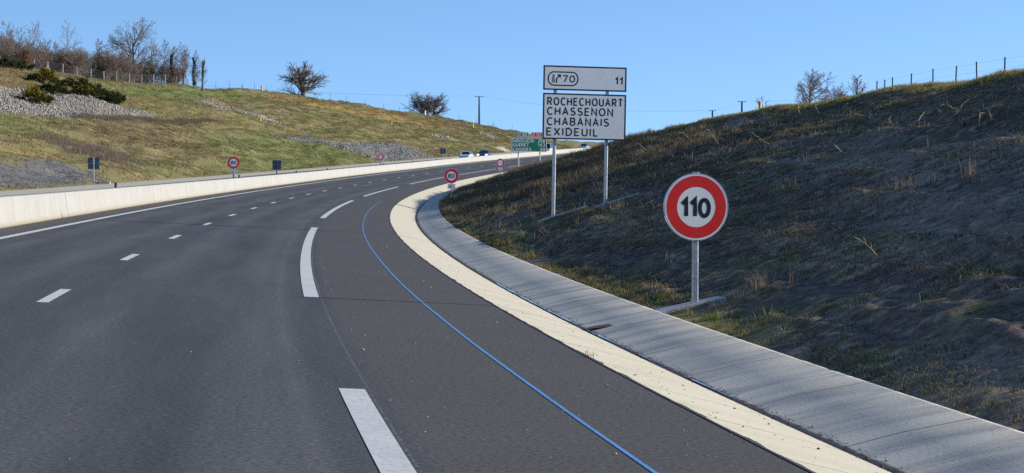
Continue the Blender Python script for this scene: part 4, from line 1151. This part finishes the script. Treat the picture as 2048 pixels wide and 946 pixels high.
rng = np.random.default_rng(7); cs = [(rng.uniform(-.9, .9), rng.uniform(-.9, .9), rng.uniform(.6, 2.6)) for _ in range(14)]
V, F = leaf_cloud(cs, [.55]*14, 1700, .06, rng, .9, .2); bulk('dead_leaves', V, F, gorse_m, t, col=colr(1700, (.16, .06, .03), (.24, .11, .05), rng))

# gorse and broom bushes on the left bank
def bush(s, o, w, h, seed, label, flowers, olive=True, n=4200):
    q = ground_at([s], [o])[0]; rng = np.random.default_rng(seed)
    t = thing('gorse_bush', label, 'bush', (q[0], q[1], q[2]-.1), 0, 'gorse bushes on the left bank')
    m = 30; cs = []; rd = []
    for _ in range(m):
        a = rng.uniform(0, 2*PI); r_ = w*.5*math.sqrt(rng.random())*1.0
        hh = h*.80*(1-(r_/(w*.5))**2*.75)*rng.uniform(.45, 1.0); cs.append((r_*math.cos(a)*1.25, r_*math.sin(a), hh)); rd.append(rng.uniform(.07, .19)*min(w, h*1.6))
    for zz in (.15, .3, .5): cs.append((rng.uniform(-.2, .2)*w, rng.uniform(-.2, .2)*w, h*zz)); rd.append(.28*w)
    V, F = leaf_cloud(cs, rd, n, .085, rng, .85, .02)
    V2, F2 = leaf_cloud([(c[0]*1.05, c[1]*1.05, c[2]*1.12) for c in cs], [q*1.9 for q in rd], n//5, .07, rng, .9, .1); F = np.concatenate([F, F2+len(V)]); V = np.concatenate([V, V2]); n = n+n//5
    V[:, 2] = np.maximum(V[:, 2], -.1)
    ca, cb = ((.022, .028, .010), (.095, .095, .030)) if olive else ((.016, .024, .010), (.055, .070, .026))
    bulk('foliage', V, F, gorse_m, t, col=colr(n, ca, cb, rng))
    if flowers:
        V, F = leaf_cloud([c for c in cs if c[2] > h*.35], [r*1.05 for c, r in zip(cs, rd) if c[2] > h*.35], flowers, .07, rng, .8, .8)
        bulk('flowers', V, F, gorse_m, t, col=colr(flowers, (.42, .27, .02), (.62, .42, .05), rng))
    B = Branches(); rp = random.Random(seed)
    for k in range(7): grow(rp, B, B, Vector((0, 0, 0)), Vector((rp.uniform(-.8, .8), rp.uniform(-.8, .8), 1)).normalized(), h*.8, .04, 1, 2, CFG['shrub'])
    B.build('stems', M['bark'], t, 3)
bush(211, -44.6, 3.6, 2.5, 1, 'yellow-flowered gorse bush lowest at the left, on the stone scree', 900)
bush(236, -52.5, 3.4, 2.2, 2, 'yellow gorse bush at the top left of the scree, above the others', 800)
bush(229, -48.9, 3.6, 1.9, 3, 'long low dark broom bush between the flowering gorse bushes', 0, False)
bush(242, -50.3, 3.8, 2.6, 4, 'biggest dark gorse bush, centre of the row above the scree', 160, False, 5500)
bush(236.5, -47.6, 2.8, 2.0, 5, 'small flowering gorse bush in front of the biggest dark bush', 420)
bush(242.5, -48.2, 3.2, 2.2, 6, 'olive gorse bush right of the biggest dark bush', 60)
bush(238, -44.6, 3.0, 1.8, 7, 'dark gorse bush at the lower right end of the row', 0, False)
bush(240.5, -44.3, 2.2, 2.4, 8, 'upright olive gorse bush, the last on the right of the row', 10)
bush(241, -60.2, 4.5, 1.7, 9, 'dark green bramble clump on the crest at the far left edge', 0, False)
bush(247, -60.3, 4.0, 1.5, 10, 'dark green bramble clump on the crest, right of the one at the edge', 0, False)

# ---------------------------------------------------------------- stone scree on the left bank
def rocks(name, poly, n, size, cols, seed, label, flat=.6):
    rng = np.random.default_rng(seed); P = np.array(poly); lo, hi = P.min(0), P.max(0)
    s = rng.uniform(lo[0]-1.5, hi[0]+1.5, n*4); o = rng.uniform(lo[1]-1, hi[1]+1, n*4)
    ws = s+2.5*(fbm(s*.3, o*.5, 91, 3)-.5)*2; wo = o+1.0*(fbm(s*.4, o*.6, 92, 3)-.5)*2
    k = rng.random(len(s)) < poly_mask(ws, wo, poly, 1.6); s, o = s[k][:n], o[k][:n]; o = np.minimum(o, -LEFT_FOOT-.3); n = len(s)
    base = ground_at(s, o)
    th = [(-1, PHI, 0), (1, PHI, 0), (-1, -PHI, 0), (1, -PHI, 0), (0, -1, PHI), (0, 1, PHI), (0, -1, -PHI), (0, 1, -PHI), (PHI, 0, -1), (PHI, 0, 1), (-PHI, 0, -1), (-PHI, 0, 1)]
    ico = np.array(th)/np.linalg.norm(th[0]); fi = np.array([(0, 11, 5), (0, 5, 1), (0, 1, 7), (0, 7, 10), (0, 10, 11), (1, 5, 9), (5, 11, 4), (11, 10, 2), (10, 7, 6), (7, 1, 8), (3, 9, 4), (3, 4, 2), (3, 2, 6), (3, 6, 8), (3, 8, 9), (4, 9, 5), (2, 4, 11), (6, 2, 10), (8, 6, 7), (9, 8, 1)])
    sc = size*np.exp(rng.normal(0, .38, n)); ax = sc[:, None]*np.stack([rng.uniform(.7, 1.4, n), rng.uniform(.7, 1.2, n), rng.uniform(.35, .8, n)*flat/.6], 1)
    V = ico[None]*(1+.28*(rng.random((n, 12, 1))-.5))*ax[:, None, :]
    # random rotation
    q = rng.normal(size=(n, 4)); q /= np.linalg.norm(q, axis=1)[:, None]; w, x, y, z = q.T
    Rm = np.stack([np.stack([1-2*(y*y+z*z), 2*(x*y-z*w), 2*(x*z+y*w)], 1), np.stack([2*(x*y+z*w), 1-2*(x*x+z*z), 2*(y*z-x*w)], 1), np.stack([2*(x*z-y*w), 2*(y*z+x*w), 1-2*(x*x+y*y)], 1)], 1)
    V = np.einsum('nij,nkj->nki', Rm, V)+base[:, None, :]+np.array([0, 0, 1])*sc[:, None, None]*.05
    F = (np.arange(n)[:, None, None]*12+fi[None]).reshape(-1, 3)
    c = np.array(cols[0])*(1-rng.random((n, 1)))+0; t = rng.random((n, 1)); c = np.array(cols[0])*(1-t)+np.array(cols[1])*t
    tag(bulk(name, V.reshape(-1, 3), F, rock_m, col=np.repeat(c, 12, 0)), label, 'stones', kind='stuff')
PHI = (1+5**.5)/2
rock_m = m_vcol('broken_stone', .25, 6, 20, .4, .03)
rocks('stone_scree', POLY['A'], 20000, .085, ((.15, .14, .12), (.31, .29, .26)), 1, 'pale broken stone scree below the gorse bushes')
rocks('dark_gravel', POLY['B'], 9000, .028, ((.085, .085, .09), (.16, .16, .165)), 2, 'dark grey gravel apron at the foot of the left bank', .7)
rocks('stone_scree', POLY['C'], 4200, .09, ((.16, .15, .13), (.32, .30, .27)), 3, 'narrow strip of pale stones high on the left bank')
rocks('stone_scree', POLY['D'], 17000, .085, ((.12, .12, .115), (.26, .255, .245)), 4, 'broad grey stone facing low on the left bank, behind the no overtaking sign')
rocks('stone_scree', POLY['E'], 500, .12, ((.22, .20, .17), (.40, .37, .33)), 5, 'small patch of pale stones above the oncoming cars')
rocks('stone_scree', POLY['F'], 500, .12, ((.22, .20, .17), (.40, .37, .33)), 6, 'small patch of pale stones below the concrete power pole')

# ---------------------------------------------------------------- grass
def blades(base, h, w, rng, lean, col, tipf=1.25):
    n = len(base); az = rng.uniform(0, 2*PI, n); la = rng.uniform(0, 2*PI, n); ln = lean*rng.random(n)
    side = np.stack([np.cos(az), np.sin(az), np.zeros(n)], 1)*w[:, None]*.5
    L = np.stack([np.cos(la)*ln, np.sin(la)*ln, np.ones(n)], 1); mid = base+L*(h*.5)[:, None]*np.array([.6, .6, 1]); tip = base+L*h[:, None]*np.array([1.4, 1.4, .9])
    V = np.stack([base-side, base+side, mid+side*.75, mid-side*.75, tip], 1).reshape(-1, 3)
    i = np.arange(n)[:, None]*5
    Q = i+np.array([0, 1, 2, 3]); T = i+np.array([3, 2, 4])
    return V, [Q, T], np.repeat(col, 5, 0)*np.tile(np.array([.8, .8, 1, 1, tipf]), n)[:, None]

def turf(name, label, s, o, h, w, per, spread, lean, col, seed):
    rng = np.random.default_rng(seed); n = len(s)
    ss = np.repeat(s, per)+rng.normal(0, 1, n*per)*np.repeat(spread, per); oo = np.repeat(o, per)+rng.normal(0, 1, n*per)*np.repeat(spread, per)
    ok = ((oo > RIGHT_FOOT+.0) & ~((np.abs(ss-15.4) < .24) & (oo < 10.08)) & ~((np.abs(ss-51.2) < .35) & (np.abs(oo-13.0) < 2.0))) | (oo < -LEFT_FOOT-.15); ss, oo = ss[ok], oo[ok]
    hh = (np.repeat(h, per)*rng.uniform(.45, 1.15, n*per))[ok]; ww = np.repeat(w, per)[ok]
    cc = (np.repeat(col, per, 0)*rng.uniform(.7, 1.3, (n*per, 1)))[ok]
    base = ground_at(ss, oo); base[:, 2] -= .01
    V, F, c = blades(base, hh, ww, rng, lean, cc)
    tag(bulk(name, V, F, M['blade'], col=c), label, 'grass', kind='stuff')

rng = np.random.default_rng(2024)
def pick(n, s0, s1, o0, o1, power=1.0):
    u = rng.random(n); s = s0+(s1-s0)*u**power; return s, o0+(o1-o0)*rng.random(n)
DRY = np.array([.24, .20, .13]); DULL = np.array([.12, .115, .07]); GREEN = np.array([.09, .12, .045]); DARK = np.array([.085, .075, .058])
# right bank, low matted turf
s, o = pick(70000, -4, 110, RIGHT_FOOT+.15, 28.5, 1.25)
nz = fbm(s*.12, (o-RIGHT_FOOT)*.55, 61, 4); n2 = fbm(s*.5, o*.9, 62, 4)
keep = rng.random(len(s)) < np.clip((nz-.36)*4.5, .10, 1); s, o, nz, n2 = s[keep], o[keep], nz[keep], n2[keep]
t1 = np.clip((nz-.50)*6, 0, 1)[:, None]; t2 = np.clip((n2-.48)*6, 0, 1)[:, None]
c = DARK*1.25*(1-t1)+DRY*.9*t1; c = c*(1-t2*.6)+GREEN*.85*t2*.6; c = np.where(rng.random((len(s), 1)) < .12, DRY*1.25, c)
turf('matted_grass', 'short dull grass matted over the dark right bank', s, o, .05+.07*rng.random(len(s)), .009+.00024*np.clip(s, 0, 99), 8, .08+0*s, 1.5, c, 1)
# right bank, tufts of taller dry grass, thick further along
s, o = pick(13000, 44, 160, RIGHT_FOOT+.1, 24, .9)
D = np.interp(s, DR_S, DR_D); k = (o < D+1) & (rng.random(len(s)) < np.clip((s-48)/38, .04, 1)*np.clip((fbm(s*.16, o*.5, 14, 3)-.33)*4, .05, 1)*np.clip(1.35-(o-RIGHT_FOOT)/9.5+(s-60)/60, .06, 1)); s, o = s[k], o[k]
t = rng.random((len(s), 1)); c = DRY*.95*t+np.array([.09, .078, .058])*(1-t)
turf('dry_grass', 'tall dry straw grass over the far half of the right bank', s, o, .22+.30*rng.random(len(s)), .012+.00012*s, 9, .12+0*s, .75, c, 2)
# thin dead stems standing above the turf, catching the low sun
s, o = pick(2200, 8, 105, RIGHT_FOOT+.4, 28, 1.0); k = rng.random(len(s)) < np.clip((fbm(s*.2, o*.35, 19, 3)-.38)*5, .04, 1); s, o = s[k], o[k]
turf('dead_stems', 'thin dead stems standing above the turf of the right bank', s, o, (.14+.26*rng.random(len(s))**2)*np.clip(.45+s/70, .5, 1.1), .005+.00018*s, 4, .10+0*s, .7, np.tile([.36, .28, .17], (len(s), 1)), 7)
# crest fringe, blades coloured brighter to stand for a sunlit rim
s = rng.uniform(20, 132, 7000); D = np.interp(s, DR_S, DR_D); o = D+rng.normal(.1, .8, len(s))
t = rng.random((len(s), 1)); c = np.array([.36, .30, .13])*t+np.array([.20, .20, .07])*(1-t)
turf('crest_grass', 'grass fringe along the crest of the right bank, coloured bright as if sunlit', s, o, .10+.14*rng.random(len(s)), .014+.0001*s, 9, .10+0*s, .9, c, 3)
# verge against the concrete
s = rng.uniform(-3, 75, 2600); o = RIGHT_FOOT+.12+np.abs(rng.normal(0, .38, len(s)))
k = rng.random(len(s)) < np.clip((fbm(s*.7, o, 17, 3)-.46)*9, .03, 1); s, o = s[k], o[k]
t = rng.random((len(s), 1)); c = np.array([.26, .20, .11])*t+np.array([.12, .13, .045])*(1-t)
turf('verge_grass', 'sparse green and straw grass along the edge of the grey gutter slope', s, o, (.05+.09*rng.random(len(s)))*np.clip(.55+s/40, .55, 1.3), .009+.00015*np.clip(s, 0, 99), 8, .05+0*s, .9, c, 4)
# left bank
s = 95+360*rng.random(95000)**.9; o = -LEFT_FOOT-.2-48*rng.random(95000)
D = np.interp(s, DL_S, DL_D); stone = sum(poly_mask(s, o, POLY[q], 1.5) for q in 'ABCDEF')
k = (-o < D+2) & (rng.random(len(s)) > stone) & (rng.random(len(s)) < np.clip((fbm(s*.22, o*.5, 84, 4)-.30)*3.5, .1, 1)); s, o = s[k], o[k]
c = left_col(s, o)*rng.uniform(.75, 1.30, (len(s), 1))
turf('bank_grass', 'rough grass covering the sunlit left bank', s, o, .12+.20*rng.random(len(s)), .030+.00010*s, 5, .20+0*s, 1.1, c*1.12, 5)
# dry brush, greyish stems on the left bank
s = rng.uniform(148, 172, 2600); o = -rng.uniform(19, 31, 2600); k = rng.random(2600) < poly_mask(s, o, POLY['mv'], 4); s, o = s[k], o[k]
turf('dry_brush', 'drift of greyish pink dead stems on the left bank above the sign back', s, o, .35+.35*rng.random(len(s)), .018+0*s, 10, .16+0*s, .6, np.tile([.20, .155, .125], (len(s), 1)), 6)
s = rng.uniform(200, 262, 1600); o = -36.2-np.abs(rng.normal(0, .8, 1600)); 
turf('dry_brush', 'line of dead stems along the lower edge of the pale scree', s, o, .35+.3*rng.random(len(s)), .022+0*s, 9, .2+0*s, .6, np.tile([.17, .14, .105], (len(s), 1)), 8)

# ---------------------------------------------------------------- dead branches, weeds and clumps on the right bank
def stick(s, o, L, seed, label, tilt=None, group='dead sticks on the right bank'):
    r_ = random.Random(seed); q = ground_at([s], [o])[0]
    t = thing('dead_branch', label, 'branch', (q[0], q[1], q[2]), 0, group)
    az = r_.uniform(0, 2*PI); el = r_.uniform(.05, .6) if tilt is None else tilt
    d = Vector((math.cos(az)*math.cos(el), math.sin(az)*math.cos(el)*.5, math.sin(el)+.1)).normalized()
    B = Branches(); p = Vector((0, 0, .0)); rad = L*.032
    for k in range(4):
        d = (d+rnd_perp(d, r_)*.22).normalized(); q2 = p+d*L/4; B.add(p, q2, rad*(1-k*.2), rad*(1-(k+1)*.2)); 
        if k: 
            e = (d+rnd_perp(d, r_)*.8).normalized(); B.add(q2, q2+e*L*.28, rad*.45, rad*.2)
        p = q2
    B.build('wood', M['dead_wood'], t, 5)
spots = [(42.8, 21.6), (54.8, 23.5), (66.1, 25.2), (48.5, 20.4), (34.8, 18.2), (29.1, 17.6), (66.2, 20.0), (34.7, 20.8), (42.6, 24.6), (76.1, 25.5), (86.9, 25.0), (80.9, 22.6), (82.1, 21.4), (40.5, 21.8), (34.3, 21.0), (49.3, 23.0), (47.2, 22.0), (68.9, 24.8), (38.9, 18.4), (60.9, 14.5), (53.6, 19.5), (70.6, 21.7), (87.2, 19.8), (35.0, 15.7), (46.6, 25.1), (54.3, 22.6), (42.0, 22.7), (44.2, 14.6), (24, 14.2), (14.5, 12.2)]
random.seed(77)
for i, (s_, o_) in enumerate(spots):
    stick(s_, o_, random.uniform(.22, .42)+.0075*s_, 100+i, 'bare dead stick lying on the dark right bank')

def clump(name, s, o, n, h, w, cols, seed, label, cat='plant', lean=.5, group=None, spread=.06):
    q = ground_at([s], [o])[0]; rg = np.random.default_rng(seed)
    base = np.zeros((n, 3)); base[:, :2] = rg.normal(0, spread, (n, 2)); hh = h*rg.uniform(.4, 1.1, n); tt = rg.random((n, 1))
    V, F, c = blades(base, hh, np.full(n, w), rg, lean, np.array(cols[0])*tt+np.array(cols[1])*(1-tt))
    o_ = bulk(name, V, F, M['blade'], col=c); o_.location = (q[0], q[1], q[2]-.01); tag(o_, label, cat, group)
clump('dry_weed', 14.9, 10.4, 34, .38, .008, ((.33, .25, .19), (.22, .16, .11)), 1, 'pale dry weed with upright stems right of the 110 sign', lean=.5, spread=.09)
clump('dry_weed', 14.7, 10.1, 22, .24, .008, ((.26, .2, .15), (.18, .13, .09)), 2, 'smaller pale dry weed just right of the 110 sign post', lean=.5, spread=.09)
clump('dry_weed', 14.3, 10.75, 5, .42, .009, ((.27, .2, .15), (.2, .15, .1)), 3, 'few thin tall dry stems right of the pale dry weed', lean=.2, spread=.03)
clump('green_tuft', 13.2, 9.3, 60, .14, .010, ((.20, .24, .04), (.12, .17, .03)), 4, 'bright green grass tuft in front of the 110 sign footing', lean=1.0, spread=.06)
clump('green_weed', 17.5, 9.4, 50, .12, .022, ((.10, .19, .035), (.05, .11, .025)), 5, 'leafy green weed behind the 110 sign footing', lean=1.4, spread=.07)
clump('green_weed', 16.8, 9.15, 36, .10, .020, ((.09, .16, .03), (.05, .10, .02)), 6, 'leafy green weed at the back left corner of the 110 sign footing', lean=1.4, spread=.08)
clump('dry_weed', 21.8, 16.2, 40, .62, .010, ((.34, .27, .17), (.22, .17, .11)), 7, 'tall pale dry grass clump high on the right bank at the picture edge', lean=.35, spread=.10)
clump('dry_weed', 23.2, 15.6, 70, .40, .009, ((.28, .22, .15), (.17, .13, .09)), 8, 'wide dry grass clump left of the tall pale clump on the right bank', lean=.6, spread=.35)
clump('dry_weed', 38.9, 18.0, 90, .32, .012, ((.30, .23, .13), (.2, .15, .09)), 9, 'low dry tussock in the middle of the right bank', lean=.7, spread=.4)
clump('dry_weed', 56.5, 14.2, 60, .45, .018, ((.40, .28, .14), (.26, .18, .09)), 10, 'straw clump at the foot of the right post of the big white sign', lean=.9, spread=.18)
clump('green_tuft', 45, 20.4, 50, .20, .016, ((.08, .14, .04), (.05, .09, .02)), 11, 'small green plant half way up the right bank', lean=.9, spread=.14)
x, y, z = (float(q) for q in road(6.6, 6.40, .01))
rg = np.random.default_rng(5); base = np.zeros((18, 3)); base[:, :2] = rg.normal(0, .05, (18, 2)); V, F, c = blades(base, rg.uniform(.03, .11, 18), np.full(18, .007), rg, 1.0, np.tile([.14, .10, .04], (18, 1)))
o_ = bulk('kerb_weed', V, F, M['blade'], col=c); o_.location = (x, y, z); tag(o_, 'tiny weed growing between the asphalt and the cream kerb strip', 'plant')

# scattered grit: pale chips on the asphalt, dark crumbs and leaves in the channel
def grit(name, label, s, o, size, cols, seed, hfun):
    rg = np.random.default_rng(seed); n = len(s); x, y, z, th = frame(s); P = np.stack([x+o*np.cos(th), y-o*np.sin(th), z-BANK*o+hfun(o)], 1)
    sz = size*np.exp(rg.normal(0, .4, n))[:, None, None]
    oc = np.array([(1, 0, 0), (0, 1, 0), (-1, 0, 0), (0, -1, 0), (0, 0, .7), (0, 0, -.3)]); V = oc[None]*sz*rg.uniform(.6, 1.4, (n, 6, 1))+P[:, None, :]
    F = (np.arange(n)[:, None, None]*6+np.array([(0, 1, 4), (1, 2, 4), (2, 3, 4), (3, 0, 4), (1, 0, 5), (2, 1, 5), (3, 2, 5), (0, 3, 5)])[None]).reshape(-1, 3)
    t = rg.random((n, 1)); c = np.repeat(np.array(cols[0])*t+np.array(cols[1])*(1-t), 6, 0)
    tag(bulk(name, V.reshape(-1, 3), F, rock_m, col=c), label, 'grit', kind='stuff')
s = rng.uniform(-4, 45, 300); o = np.where(rng.random(300) < .75, rng.uniform(3.7, 6.3, 300), rng.uniform(-3.5, 3.7, 300))
grit('stone_chips', 'pale stone chips scattered on the asphalt', s, o, .0065, ((.55, .52, .48), (.30, .28, .26)), 1, lambda o: .006)
s = rng.uniform(-4, 40, 260); o = rng.uniform(6.4, 7.5, 260)
grit('dark_crumbs', 'dark crumbs of earth on the cream kerb strip', s, o, .006, ((.04, .035, .03), (.09, .07, .05)), 2, lambda o: np.interp(o, [TAN_IN, 7.0, GUT], [.016, GUT_Z*.5+.006, GUT_Z]))
s = rng.uniform(-2, 90, 1500); o = GUT+rng.normal(.01, .035, 1500)
grit('gutter_silt', 'silt and dead leaves lying in the gutter channel', s, o, .007, ((.035, .03, .028), (.14, .085, .04)), 3, lambda o: GUT_Z+.008)
s = rng.uniform(0, 120, 3500); o = GUT+.085+np.abs(rng.normal(0, .03, 3500))
grit('gutter_silt', 'black mud along the foot of the grey gutter slope', s, o, .006, ((.022, .022, .024), (.05, .045, .042)), 4, lambda o: GUT_Z+.012+(o-GUT-.1)*.30)
